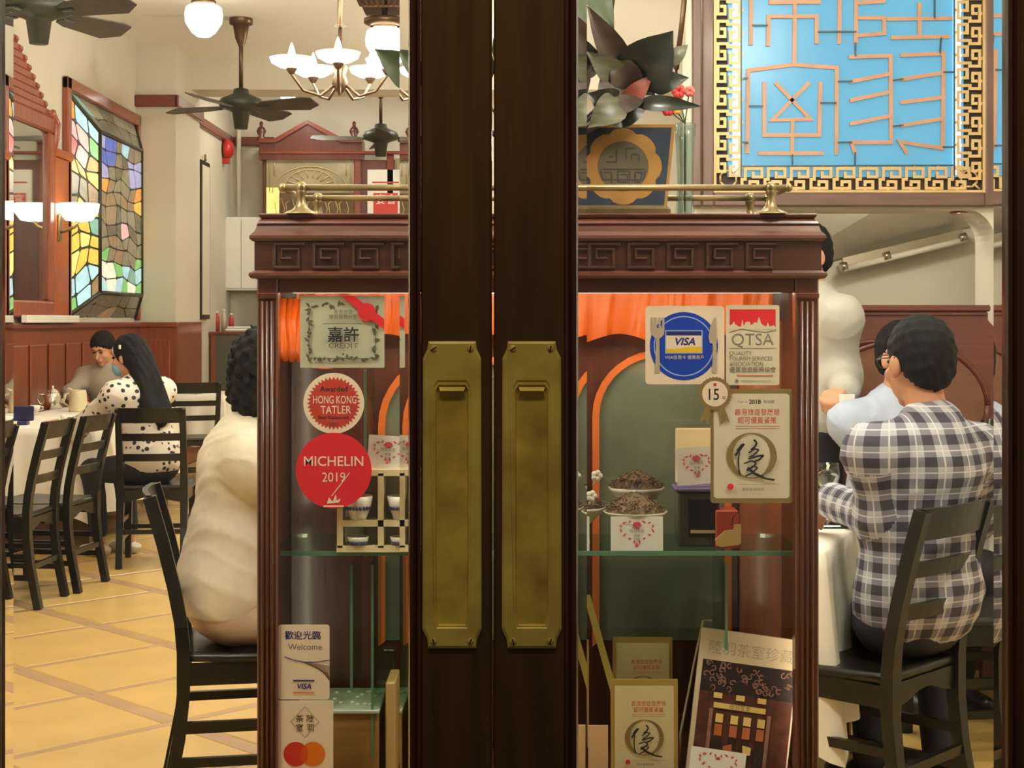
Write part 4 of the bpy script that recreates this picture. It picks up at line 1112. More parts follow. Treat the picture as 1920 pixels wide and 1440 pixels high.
# ------------------------------------------------------------------ left wall: mirror, sconce, coloured glass lightbox
M_CARVR = wood('carved_cherry', (150, 74, 44), .35, 'z', .25, .3)
M_MIRW = mat('wall_mirror', (200, 198, 186), .03, 1.0, var=0.0)
t = thing('wall_mirror', 'tall wall mirror in a carved frame with a stepped crest', 'mirror', (WL + .03, 10.65, 1.40))
ya, yb = 9.72, 11.56
b = MB(); b.add([(WL + .03, ya + .12, 1.52), (WL + .03, yb - .12, 1.52), (WL + .03, yb - .12, 2.78), (WL + .03, ya + .12, 2.78)], [(0, 1, 2, 3)]); part('mirror_glass', b, M_MIRW, t, fix=False)
for A, B, nm in (((ya, 1.40), (yb, 1.52), 'frame_rail'), ((ya, 2.78), (yb, 2.90), 'frame_rail'), ((ya, 1.52), (ya + .12, 2.78), 'frame_stile'), ((yb - .12, 1.52), (yb, 2.78), 'frame_stile')):
    b = MB(); b.box((WL, A[0], A[1]), (WL + .06, B[0], B[1]), .015); part(nm, b, M_CARVR, t)
zc = 2.90
cen = (ya + yb) / 2
for k in range(9):
    hw = .86 - k * .095; zz = zc + k * .052
    b = MB(); b.box((WL, cen - hw, zz), (WL + .05, cen + hw, zz + .052), .006)
    cr = part('crest_step', b, M_CARVR, t)
    for s in (-1, 1):
        b = MB(); b.box((WL + .045, cen + s * (hw - .05) - .03, zz + .012), (WL + .062, cen + s * (hw - .05) + .03, zz + .04), .004); part('carved_block', b, M_CARVR, cr)
b = MB(); b.tube([(WL + .03, yb + .0, 2.55), (WL + .05, yb + .04, 2.75), (WL + .05, yb + .05, 2.86), (WL + .04, yb + .0, 2.94), (WL + .03, yb - .05, 2.9)], [.02, .035, .04, .03, .015], 8); part('scroll', b, M_CARVR, t)
b = MB()
for q in range(9):
    z0 = 1.62 + q * .075
    b.box((WL + .031, ya + .2, z0), (WL + .034, ya + .30, z0 + .012)); b.box((WL + .031, ya + .2, z0), (WL + .034, ya + .212, z0 + .05)); b.box((WL + .031, ya + .24, z0 + .04), (WL + .034, ya + .30, z0 + .05))
part('etched_key', b, M_GOLD, t, kind='stuff')
# wooden pilaster carrying the sconce
b = MB(); b.box((WL, 11.60, 1.37), (WL + .05, 12.02, 2.62), .008); b.box((WL, 11.58, 2.62), (WL + .07, 12.03, 2.68), .01)
solo('wall_pilaster', b, wood('pilaster_wood', (170, 84, 36), .3, 'z', .3, .15), 'orange brown wooden pilaster between mirror and coloured lightbox', 'pilaster')
sc = Vector((WL + .2, 11.70, 2.20))
t = thing('wall_sconce', 'white glass half bowl sconce glowing on the wooden pilaster', 'sconce', (WL + .05, 11.7, 2.1))
b = MB(); b.lathe([(.05, -.07), (.10, -.06), (.145, 0.0), (.155, .065), (.15, .065), (.13, 0.0)], sc, 20); part('glass_bowl', b, M_SCONW, t, fix=False)
b = MB(); b.tube([(WL + .05, 11.7, 2.05), (WL + .10, 11.7, 2.06), (WL + .17, 11.7, 2.09), sc - Vector((0, 0, .06))], .014, 8); b.box((WL + .05, 11.66, 1.98), (WL + .065, 11.74, 2.18), .005); part('bracket', b, M_BRASSG, t)
# a second sconce of the same kind on the near side of the mirror, out of the frame
t2 = copy_tree(t, Matrix.Translation((WL + .05, 9.5, 2.1)), 'white glass half bowl sconce on the near side of the wall mirror')
t['group'] = t2['group'] = 'half bowl wall sconces'
b = MB(); b.box((WL + .055, 10.78, WR), (WL + .10, 12.08, WR + .055), .004)
solo('white_ledge_board', b, M_WHITE, 'narrow white board lying on the wainscot rail below the mirror', 'board')

t = thing('stained_glass_lightbox', 'projecting lightbox of coloured leaded glass flowers on the wall', 'lightbox', (WL, 11.6, 1.38))
M_LEAD = mat('lead_came', (62, 62, 48), .4, .5, var=.3, scale=20)
B0, B1, Zb0, Zb1 = 12.05, 14.25, 1.40, 3.18
pr_ = .17; i0, i1, iz0, iz1 = 12.40, 13.80, 1.60, 2.90
Bq = [Vector((WL, B0, Zb0)), Vector((WL, B1, Zb0)), Vector((WL, B1, Zb1)), Vector((WL, B0, Zb1))]
Iq = [Vector((WL + pr_, i0, iz0)), Vector((WL + pr_, i1, iz0)), Vector((WL + pr_, i1, iz1)), Vector((WL + pr_, i0, iz1))]
for k in range(4):
    j = (k + 1) % 4
    b = MB(); b.tube([Iq[k], Iq[j]], .02, 6); part('lead_frame', b, M_LEAD, t)
    b = MB(); b.tube([Bq[k], Iq[k]], .02, 6); part('lead_frame', b, M_LEAD, t)
for A, B in (((B0 - .1, Zb0 - .02), (B0, Zb1 + .1)), ((B1, Zb0 - .02), (B1 + .04, Zb1 + .1)), ((B0 - .1, Zb1), (B1 + .04, Zb1 + .1))):
    b = MB(); b.box((WL, A[0], A[1]), (WL + .05, B[0], B[1]), .01); part('wood_surround', b, M_CARVR, t)
GC = {'amber': ((.95, .55, .10), .9), 'yellow': ((1, .78, .25), .9), 'orange': ((.95, .36, .08), .8), 'red': ((.85, .10, .10), .8), 'pink': ((.95, .5, .5), .9), 'sky': ((.45, .75, .9), .9), 'blue': ((.12, .2, .7), .7),
      'lilac': ((.45, .45, .85), .7), 'green': ((.25, .62, .2), .75), 'teal': ((.25, .5, .42), .6), 'white': ((.95, .9, .75), 1.0), 'smoke': ((.30, .26, .17), .5), 'dim': ((.17, .16, .10), .45), 'bark': ((.36, .24, .13), .5)}
GM = {k: mat('glass_' + k, tuple(int(255 * x ** .4545) for x in c), .2, var=.25, scale=14, emit=c, estr=s * .55) for k, (c, s) in GC.items()}
def panes(q, nu, nv, pick, seed, bow=.0):
    """q: corners bl, br, tr, tl; a jittered grid of leaded panes, each its own piece"""
    rn = random.Random(seed); n_ = (q[1] - q[0]).cross(q[3] - q[0]).normalized()
    gp = {}
    for i in range(nu + 1):
        for j in range(nv + 1):
            uu = i / nu + (rn.uniform(-.32, .32) / nu if 0 < i < nu else 0); vv = j / nv + (rn.uniform(-.34, .34) / nv if 0 < j < nv else 0)
            gp[i, j] = (q[0] * (1 - uu) + q[1] * uu) * (1 - vv) + (q[3] * (1 - uu) + q[2] * uu) * vv
    lead = MB()
    for i in range(nu):
        for j in range(nv):
            ps = [gp[i, j], gp[i + 1, j], gp[i + 1, j + 1], gp[i, j + 1]]; c = sum(ps, Vector()) / 4
            ps2 = [c + (p - c) * (1 - .013 / max(.02, (p - c).length)) for p in ps]
            mid = []
            for a in range(4):
                p, r_ = ps2[a], ps2[(a + 1) % 4]; mid += [p * .9 + r_ * .1, p * .1 + r_ * .9]
            nn = len(mid); b = MB(); b.add([p - n_ * .003 for p in mid] + [p + n_ * .004 for p in mid], [tuple(range(nn))[::-1], tuple(range(nn, 2 * nn))] + [(a, (a + 1) % nn, (a + 1) % nn + nn, a + nn) for a in range(nn)])
            part('pane', b, GM[pick(i / nu, j / nv, rn)], t)
            lead.add([p - n_ * .002 for p in ps] , [(0, 1, 2, 3)])
    part('leading', lead, M_LEAD, t, fix=False)
def pick_front(u, v, rn):
    d = abs(u - .45)
    if v < .12: return rn.choice(['green', 'sky', 'teal', 'white'])
    if v < .26: return rn.choice(['green', 'green', 'white', 'teal', 'smoke']) if d > .2 else rn.choice(['smoke', 'bark'])
    if v < .50: return rn.choice(['smoke', 'dim', 'bark', 'pink', 'white', 'smoke'])
    if v < .68: return rn.choice(['orange', 'amber', 'bark', 'yellow']) if d > .28 else rn.choice(['smoke', 'bark', 'dim'])
    if v < .84: return rn.choice(['lilac', 'blue', 'smoke']) if d > .2 else rn.choice(['smoke', 'dim'])
    return rn.choice(['blue', 'lilac', 'sky', 'yellow', 'smoke'])
def pick_side(u, v, rn):
    if v < .18: return rn.choice(['sky', 'sky', 'green', 'bark'])
    if v < .42: return rn.choice(['yellow', 'amber', 'amber', 'teal'])
    if v < .66: return rn.choice(['smoke', 'bark', 'amber', 'pink'])
    if v < .85: return rn.choice(['amber', 'red', 'pink', 'orange', 'green', 'white'])
    return rn.choice(['sky', 'orange', 'smoke'])
panes([Iq[0], Iq[1], Iq[2], Iq[3]], 6, 11, pick_front, 2)
panes([Bq[0], Iq[0], Iq[3], Bq[3]], 3, 11, pick_side, 4)
panes([Bq[1], Iq[1], Iq[2], Bq[2]], 3, 8, pick_side, 5)
panes([Iq[3], Iq[2], Bq[2], Bq[3]], 5, 2, lambda u, v, rn: rn.choice(['dim', 'smoke', 'dim', 'smoke', 'teal']), 6)
panes([Bq[0], Bq[1], Iq[1], Iq[0]], 5, 2, lambda u, v, rn: rn.choice(['dim', 'smoke', 'bark', 'dim']), 8)

# ------------------------------------------------------------------ far end of the room
M_RED = mat('alarm_red', (196, 40, 32), .35, var=.08)
t = thing('fire_bell', 'red fire alarm bell on the far recess wall', 'bell', (-3.2, 17.0, 3.05))
c = P(414, 280, 17.0); c.x = -3.17
b = MB(); b.lathe([(.001, .09), (.06, .085), (.10, .05), (.11, 0), (.10, -.01)], c, 18, 'x'); part('gong', b, M_RED, t)
b = MB(); b.box((-3.2, c.y - .05, c.z - .16), (-3.13, c.y + .05, c.z - .10), .005); part('base_box', b, M_RED, t)
b = MB(); b.tube([(-3.10, 17.43, PZ(405, 17.43)), (-3.10, 17.43, 3.9)], .028, 8)
solo('conduit_pipe', b, M_CREAMP, 'cream vertical conduit pipe on the far wall above the white cupboard', 'pipe')
t = thing('wall_cupboard', 'plain white cupboard box fixed to the far wall', 'cupboard', (PX(440, 17.35), 17.4, PZ(545, 17.3)))
b = MB(); b.box((PX(392, 17.3), 17.2, PZ(545, 17.3)), (PX(494, 17.3), 17.5, PZ(408, 17.3)), .006); part('carcass', b, M_WHITE, t)
b = MB(); b.box((PX(456, 17.3), 17.185, PZ(541, 17.3)), (PX(492, 17.3), 17.2, PZ(412, 17.3)), .003); part('cupboard_door', b, M_WHITE, t)
b = MB(); b.box((PX(394, 17.3), 17.185, PZ(541, 17.3)), (PX(454, 17.3), 17.2, PZ(412, 17.3)), .003); part('cupboard_door', b, M_WHITE, t)
t = thing('wall_picture', 'tall thin framed picture seen edge on beside the cream pier', 'picture', (-3.2, 15.9, PZ(600, 15.9)))
b = MB(); b.box((-3.2, 15.66, PZ(598, 15.9)), (-3.165, 16.1, PZ(303, 15.9)), .006); part('frame', b, M_BLACK, t)
b = MB(); b.box((-3.166, 15.70, PZ(590, 15.9)), (-3.160, 16.06, PZ(312, 15.9))); part('picture_sheet', b, M_CREAMP, t)
b = MB(); b.tube([(-3.17, 15.88, PZ(303, 15.9)), (-3.17, 15.88, PZ(290, 15.9))], .012, 8); part('hook', b, M_BRASSG, t)
t = thing('service_counter', 'dark red service counter with a grey steel front at the far end', 'counter', (PX(420, 16.4), 16.45, 0))
zc = PZ(622, 16.2)
b = MB(); b.box((-3.18, 16.2, 0), (-3.13, 16.75, zc - .03)); part('wood_body', b, M_WAINS, t)
b = MB(); b.box((-3.13, 16.2, 0), (PX(560, 16.2), 16.75, zc - .03)); part('steel_body', b, mat('dull_steel', (96, 92, 82), .4, .6, var=.1), t)
b = MB(); b.box((-3.19, 16.16, zc - .03), (PX(565, 16.2), 16.78, zc), .006); part('counter_top', b, M_RAILX, t)
b = MB(); b.box((PX(425, 16.4), 16.3, zc), (PX(484, 16.4), 16.6, zc + .03), .01); b.box((PX(428, 16.4), 16.31, zc + .031), (PX(480, 16.4), 16.58, zc + .055), .01)
solo('folded_cloth', b, M_WHITE, 'folded white cloths stacked on the service counter', 'cloth')
for x, h_, cl, lb in ((393, 44, (150, 50, 36), 'brown red sauce bottle on the service counter'), (403, 38, (196, 66, 48), 'short red tin on the service counter'), (416, 42, (214, 190, 160), 'pale carton on the service counter'), (430, 34, (188, 60, 50), 'small red box beside the pale carton')):
    t = thing('counter_bottle', lb, 'container', (PX(x, 16.5), 16.62, zc))
    r = .028; hh = h_ * 16.5 / F
    b = MB(); b.lathe([(.001, 0), (r, 0), (r, hh * .65), (r * .8, hh * .75), (r * .45, hh * .85), (r * .45, hh * .95), (.001, hh * .95)], (0, 0, 0), 12); part('bottle_body', b, mat('bottle_%d' % x, cl, .4), t, local=True)
    b = MB(); b.lathe([(r * .5, hh * .93), (r * .5, hh), (.001, hh)], (0, 0, 0), 10); part('cap', b, M_WHITE, t, local=True)

# carved dresser with leaded glass, far end
YD = 17.1
d_ = lambda x: PX(x, YD)
dz = lambda y: PZ(y, YD)
M_CARVD = wood('dresser_wood', (92, 42, 30), .35, 'z', .25, .25)
t = thing('carved_dresser', 'tall carved red wood dresser with pediment and leaded glass doors', 'dresser', (d_(640), YD + .15, 0))
b = MB(); b.box((d_(492), YD, 0), (d_(790), YD + .35, dz(300)), .01); part('carcass', b, M_CARVD, t)
b = MB(); b.prism([(d_(487), dz(300)), (d_(487), dz(262)), (d_(517), dz(262)), (d_(552), dz(240)), (d_(578), dz(227)), (d_(604), dz(240)), (d_(645), dz(262)), (d_(680), dz(262)), (d_(680), dz(300))], (0, YD - .05, 0), (1, 0, 0), (0, 0, 1), (0, .3, 0)); part('pediment', b, M_CARVD, t)
b = MB(); b.prism([(d_(487), dz(268)), (d_(487), dz(261)), (d_(517), dz(261)), (d_(578), dz(226)), (d_(645), dz(261)), (d_(680), dz(261)), (d_(680), dz(268)), (d_(640), dz(268)), (d_(578), dz(234)), (d_(520), dz(268))], (0, YD - .08, 0), (1, 0, 0), (0, 0, 1), (0, .05, 0)); part('pediment_moulding', b, M_RAILX, t)
b = MB(); b.box((d_(487), YD - .06, dz(290)), (d_(790), YD + .02, dz(284)), .006); part('cornice', b, M_RAILX, t)
for x in (490, 664):
    c = Vector((d_(x), YD, dz(262))); b = MB(); b.lathe([(.05, 0), (.055, .02), (.03, .04), (.055, .09), (.04, .13), (.018, .15), (.022, .19), (.001, .21)], c, 12); part('finial', b, M_CARVD, t)
M_LGLASS = mat('leaded_pale', (150, 138, 108), .12, var=.2, scale=4, coat=.5); M_LDARK = mat('leaded_brown', (92, 70, 44), .12, var=.3, scale=6, coat=.5)
for xa, xb in ((500, 664), (740, 790)):
    b = MB(); b.box((d_(xa), YD - .012, dz(420)), (d_(xb), YD - .002, dz(297))); dr = part('glass_door', b, M_LGLASS, t)
    b = MB(); b.box((d_(xa), YD - .014, dz(420)), (d_(xb), YD - .003, dz(362))); part('leaded_panel', b, M_LDARK, dr)
    b = MB()
    cxx = 582 if xa < 600 else 790
    def ld(pts, r=.006): b.tube([Vector((d_(x), YD - .016, dz(y))) for x, y in pts if xa - 1 <= x <= xb + 1] if len([1 for x, y in pts if xa - 1 <= x <= xb + 1]) > 1 else [Vector((d_(xa), YD - .016, dz(300))), Vector((d_(xa + 2), YD - .016, dz(300)))], r, 5)
    for rr, cy in ((42, 352), (62, 362)):
        ld([(cxx + rr * 1.15 * math.cos(math.pi * k / 12), cy - rr * .8 * math.sin(math.pi * k / 12)) for k in range(13)])
    for k in range(1, 9):
        a = math.pi * k / 9; ld([(cxx + 24 * math.cos(a), 352 - 18 * math.sin(a)), (cxx + 46 * math.cos(a), 352 - 34 * math.sin(a))])
    ld([(xa + 6, 360), (xa + 6, 306), (xa + 10, 301), (xa + 15, 306), (xa + 15, 330)]); ld([(xb - 6, 360), (xb - 6, 306), (xb - 10, 301), (xb - 15, 306), (xb - 15, 330)])
    for k in range(7):
        x = 520 + k * 20 if xa < 600 else 742 + k * 7
        ld([(x, 410), (x - 4, 382), (x + 8, 372), (x + 14, 392), (x + 10, 410)])
    part('leading', b, M_GOLD, dr, kind='stuff')
b = MB(); b.box((d_(500), YD - .018, dz(402)), (d_(524), YD - .012, dz(352))); part('lit_pane', b, GM['yellow'], t)
for x in (672, 733):
    b = MB(); b.box((d_(x - 8), YD - .03, 0), (d_(x + 6), YD, dz(290)), .01); part('dresser_post', b, M_RAIL, t)
card('menu_poster', 'pale poster with a red lower half pinned on the carved dresser', 'poster', 722, 360, YD - .03, 66, 84, M_PAPER, [('r', -22, -42, 24, -2, C_REDI), ('p', [(-24, 18), (26, 18)], 3, C_REDI), ('t', '宴會', 2, -14, 20, {}, M_PAPER)], rad=1, thick=.004)

# ------------------------------------------------------------------ blue backlit glass sign in a wooden frame above the booth opening
YPN = 6.60
t = thing('blue_glass_sign', 'backlit blue glass sign with gilt seal characters and brass key fret border', 'sign', (PX(1583, YPN), YPN, PZ(390, YPN)))
px = lambda x: PX(x, YPN)
pz = lambda y: PZ(y, YPN)
M_SIGNW = wood('sign_frame_wood', (104, 76, 66), .4, 'z', .2, .25)
TOP = -420
b = MB(); b.box((px(1296), YPN - .035, pz(388)), (px(1337), YPN + .02, pz(TOP)), .006); part('frame_stile', b, M_SIGNW, t)
b = MB(); b.box((px(1843), YPN - .035, pz(388)), (px(1872), YPN + .02, pz(TOP)), .006); part('frame_stile', b, M_SIGNW, t)
b = MB(); b.box((px(1337), YPN - .034, pz(388)), (px(1843), YPN + .02, pz(361)), .006); part('frame_rail', b, wood('sign_frame_wood_x', (104, 76, 66), .4, 'x', .2, .25), t)
b = MB(); b.box((px(1337), YPN - .034, pz(TOP + 30)), (px(1843), YPN + .02, pz(TOP)), .006); part('frame_rail', b, M_SIGNW, t)
b = MB(); b.tube([(px(1314), YPN - .036, pz(388)), (px(1314), YPN - .036, pz(TOP))], .006, 8); part('frame_bead', b, M_SIGNW, t)
b = MB(); b.box((px(1337), YPN + .008, pz(361)), (px(1843), YPN + .02, pz(TOP))); part('backing_board', b, mat('sign_backing', (66, 48, 40), .6, var=.2), t)
M_BLUEG = mat('backlit_blue', (50, 110, 150), .25, var=.12, scale=2.2, emit=(.15, .47, .68), estr=.68)
b = MB(); b.box((px(1364), YPN - .002, pz(332)), (px(1806), YPN + .006, pz(TOP + 40))); part('blue_pane', b, M_BLUEG, t)
M_TUBE = emis('sign_tube', (.55, .85, 1.0), 5.0)
for x in (1380, 1793):
    b = MB(); b.tube([(px(x), YPN - .006, pz(328)), (px(x), YPN - .006, pz(TOP + 60))], .016, 10); part('light_tube', b, M_TUBE, t)
M_LEADG = mat('sign_gilt', (186, 142, 116), .5, .2, var=.12)
M_LEADD = mat('sign_lead', (70, 84, 92), .4, .6, var=.1)
def stroke(pts, w=7.2, m=None, nm='character_stroke'):
    b = MB(); k = YPN / F
    stroke.n += 1
    A = [Vector((px(x), YPN - .012 - .0004 * stroke.n, pz(y))) for x, y in pts]
    n = len(A); hw = w * k / 2; Lf, Rt_ = [], []
    for i in range(n):
        d0 = (A[i] - A[i - 1]).normalized() if i else (A[1] - A[0]).normalized()
        d1 = (A[i + 1] - A[i]).normalized() if i < n - 1 else d0
        p = A[i] - (d0 * hw if i == 0 else -d0 * hw if i == n - 1 else Vector())
        n0 = d0.cross(Vector((0, 1, 0))); n1 = d1.cross(Vector((0, 1, 0))); mi = (n0 + n1); mi = mi / max(mi.length, 1e-6)
        L_ = hw / max(.45, mi.dot(n0)); Lf.append(p + mi * L_); Rt_.append(p - mi * L_)
    dv = Vector((0, .012, 0)); vs = []
    for i in range(n): vs += [Lf[i], Rt_[i], Rt_[i] + dv, Lf[i] + dv]
    fs = [(i * 4 + a, i * 4 + (a + 1) % 4, i * 4 + 4 + (a + 1) % 4, i * 4 + 4 + a) for i in range(n - 1) for a in range(4)] + [(3, 2, 1, 0), (n * 4 - 4, n * 4 - 3, n * 4 - 2, n * 4 - 1)]
    b.add(vs, fs)
    part(nm, b, m or M_LEADG, t)
stroke.n = 0
for pl in ([(1400, 285), (1402, 133), (1487, 122), (1568, 128), (1567, 288)], [(1432, 158), (1432, 254), (1535, 254), (1537, 158)], [(1455, 158), (1518, 224), (1447, 226), (1514, 158)], [(1485, 226), (1484, 290)], [(1424, 288), (1540, 288)],
           [(1490, -60), (1488, 122)], [(1443, -60), (1444, 6), (1534, 5), (1534, -60)], [(1439, 84), (1440, 32), (1530, 32), (1530, 80)], [(1407, -90), (1407, 82)], [(1574, -90), (1572, 80)], [(1604, -90), (1603, 80)],
           [(1606, 7), (1655, 4), (1656, -60)], [(1606, 35), (1656, 35), (1656, 64), (1606, 68)], [(1664, 37), (1780, 36)], [(1722, 10), (1722, 70)], [(1672, 72), (1775, 70)],
           [(1593, 108), (1668, 106), (1669, 268), (1595, 268), (1601, 287)], [(1595, 154), (1665, 140)], [(1595, 189), (1665, 174)], [(1595, 233), (1665, 219)],
           [(1690, 105), (1767, 102), (1765, 279), (1685, 267), (1697, 286)], [(1690, 150), (1764, 138)], [(1690, 193), (1763, 184)], [(1690, 236), (1763, 224)]):
    stroke(pl)
for pl in ([(1388, 148), (1400, 148)], [(1404, 200), (1428, 200)], [(1538, 194), (1565, 194)], [(1410, 49), (1437, 49)], [(1533, 61), (1602, 61)], [(1602, 82), (1602, 106)], [(1750, -60), (1750, 35)], [(1762, 73), (1760, 101)], [(1571, 154), (1595, 154)],
           [(1571, 268), (1594, 268)], [(1673, 152), (1690, 150)], [(1673, 238), (1690, 236)], [(1767, 137), (1786, 137)], [(1766, 277), (1786, 277)], [(1484, 292), (1484, 312)], [(1601, 288), (1601, 309)], [(1388, 313), (1786, 311)], [(1388, -100), (1388, 330)], [(1786, -100), (1786, 330)], [(1388, 268), (1400, 268)]):
    stroke(pl, 2.6, M_LEADD, 'lead_line')
# brass key fret border: one unit = inner hook + outer hook
def fret(w, dp):
    b = MB(); k = YPN / F; tk = 5.5
    def bar2(x0, y0, x1, y1, t_=tk):
        b.box(((min(x0, x1) - t_ / 2) * k, -.006, (min(y0, y1) - t_ / 2) * k), ((max(x0, x1) + t_ / 2) * k, .004, (max(y0, y1) + t_ / 2) * k))
    h = dp / 2
    # inner hook (towards +z), outer hook (towards -z)
    bar2(-w * .36, h * .14, -w * .36, h * .82); bar2(-w * .36, h * .82, w * .36, h * .82); bar2(w * .36, h * .82, w * .36, h * .14); bar2(w * .36, h * .14, -w * .02, h * .14); bar2(-w * .02, h * .14, -w * .02, h * .45); bar2(0, h * .82, 0, h)
    bar2(-w * .5, -h * .14, -w * .5, -h * .78); bar2(-w * .5, -h * .78, w * .18, -h * .78); bar2(w * .18, -h * .78, w * .18, -h * .25); bar2(w * .18, -h * .25, -w * .16, -h * .25); bar2(-w * .16, -h * .25, -w * .16, -h * .5); bar2(-w * .16, -h * .78, -w * .16, -h)
    bar2(-w * .5, -h * .14, -w * .36, h * .14, 4) if False else bar2(-w * .5, -h * .05, -w * .36, -h * .05); bar2(-w * .36, -h * .05, -w * .36, h * .14)
    return b
me_fb = mesh_of('fret_key', fret(43, 46), M_GOLD); fixnormals(me_fb)
me_fv = mesh_of('fret_key', fret(42, 50), M_GOLD); fixnormals(me_fv)
Wi = W[t.name].inverted()
for q in range(10):
    piece('fret_key', me_fb, t, Wi @ Matrix.Translation((px(1411 + 43 * q), YPN - .02, pz(336))))
for q in range(-4, 8):
    yy = 21 + 42 * q
    piece('fret_key', me_fv, t, Wi @ Matrix.Translation((px(1364), YPN - .02, pz(yy))) @ Matrix.Rotation(math.pi / 2, 4, 'Y'))
    piece('fret_key', me_fv, t, Wi @ Matrix.Translation((px(1814), YPN - .02, pz(yy))) @ Matrix.Rotation(-math.pi / 2, 4, 'Y'))
for pl in ([(1339, TOP + 30), (1339, 360), (1841, 360), (1841, TOP + 30)],): stroke(pl, 5, M_GOLD, 'fillet')
for x in (1364, 1814):
    b = MB(); c = Vector((px(x), YPN - .02, pz(336))); k = YPN / F
    for a in range(8):
        a0 = a * math.pi / 4 + .39; a1 = a0 + math.pi / 4
        b.tube([c + Vector((16 * k * math.cos(a0), 0, 16 * k * math.sin(a0))), c + Vector((16 * k * math.cos(a1), 0, 16 * k * math.sin(a1)))], .005, 5)
    for a in range(4):
        a0 = a * math.pi / 2 + .785; b.tube([c + Vector((16 * k * math.cos(a0), 0, 16 * k * math.sin(a0))), c + Vector((28 * k * math.cos(a0), 0, 28 * k * math.sin(a0)))], .005, 5)
    part('corner_rosette', b, M_GOLD, t)
b = MB(); b.tube([P(1286, -40, 6.55), P(1282, 10, 6.55), P(1268, 130, 6.55)], .012, 8); b.tube([P(1268, 130, 6.55), P(1266, 200, 6.55)], .006, 8)
solo('hanging_rod', b, M_BRONZE, 'thin bronze rod hanging beside the blue glass sign', 'rod')
# alcove lamps
M_ALC = emis('alcove_glow', LAMP_COL, 9)
t = thing('downlight', 'round recessed downlight under the booth opening', 'downlight', (PX(1805, 6.76), 6.76, ZH - .02))
b = MB(); b.lathe([(.052, 0), (.058, -.008), (.04, -.008), (.04, 0)], (PX(1805, 6.76), 6.76, ZH), 18); part('trim_ring', b, mat('ring_red', (140, 70, 60), .4), t)
b = MB(); b.lathe([(.001, -.004), (.04, -.004)], (PX(1805, 6.76), 6.76, ZH), 18); part('diffuser', b, M_ALC, t, fix=False)
A, B = P(1580, 492, 7.9), P(1803, 438, 7.9)
t = thing('fluorescent_batten', 'unlit fluorescent tube batten slanting along the alcove wall', 'light fitting', (A + B) / 2)
d = (B - A).normalized()
b = MB(); b.strip([A, B], (0, 1, 0), .05, .045); part('batten_body', b, M_METAL, t)
b = MB(); b.tube([A + Vector((0, -.02, -.035)), B + Vector((0, -.02, -.035))], .016, 12); part('tube', b, mat('opal_tube', (240, 232, 214), .2), t)
for f in (0.0, .36, 1.0):
    c = A + (B - A) * f + Vector((0, -.02, -.022)); b = MB(); b.tube([c - d * .018, c + d * .018], .024, 12); part('end_holder', b, M_METAL, t)

t = thing('added_alcove_lamp', 'added globe lamp hidden above the booth opening to light the alcove', 'lamp', (1.75, 7.12, 2.02))  # globe added out of sight to brighten the alcove
b = MB(); b.sphere((1.75, 7.12, 2.09), .07, 14, 10); part('glass_globe', b, emis('added_alcove_globe', LAMP_COL, 82), t, fix=False)
b = MB(); b.tube([(1.75, 7.12, 2.15), (1.75, 7.12, 2.36)], .012, 8); part('stem', b, M_BRONZE, t)

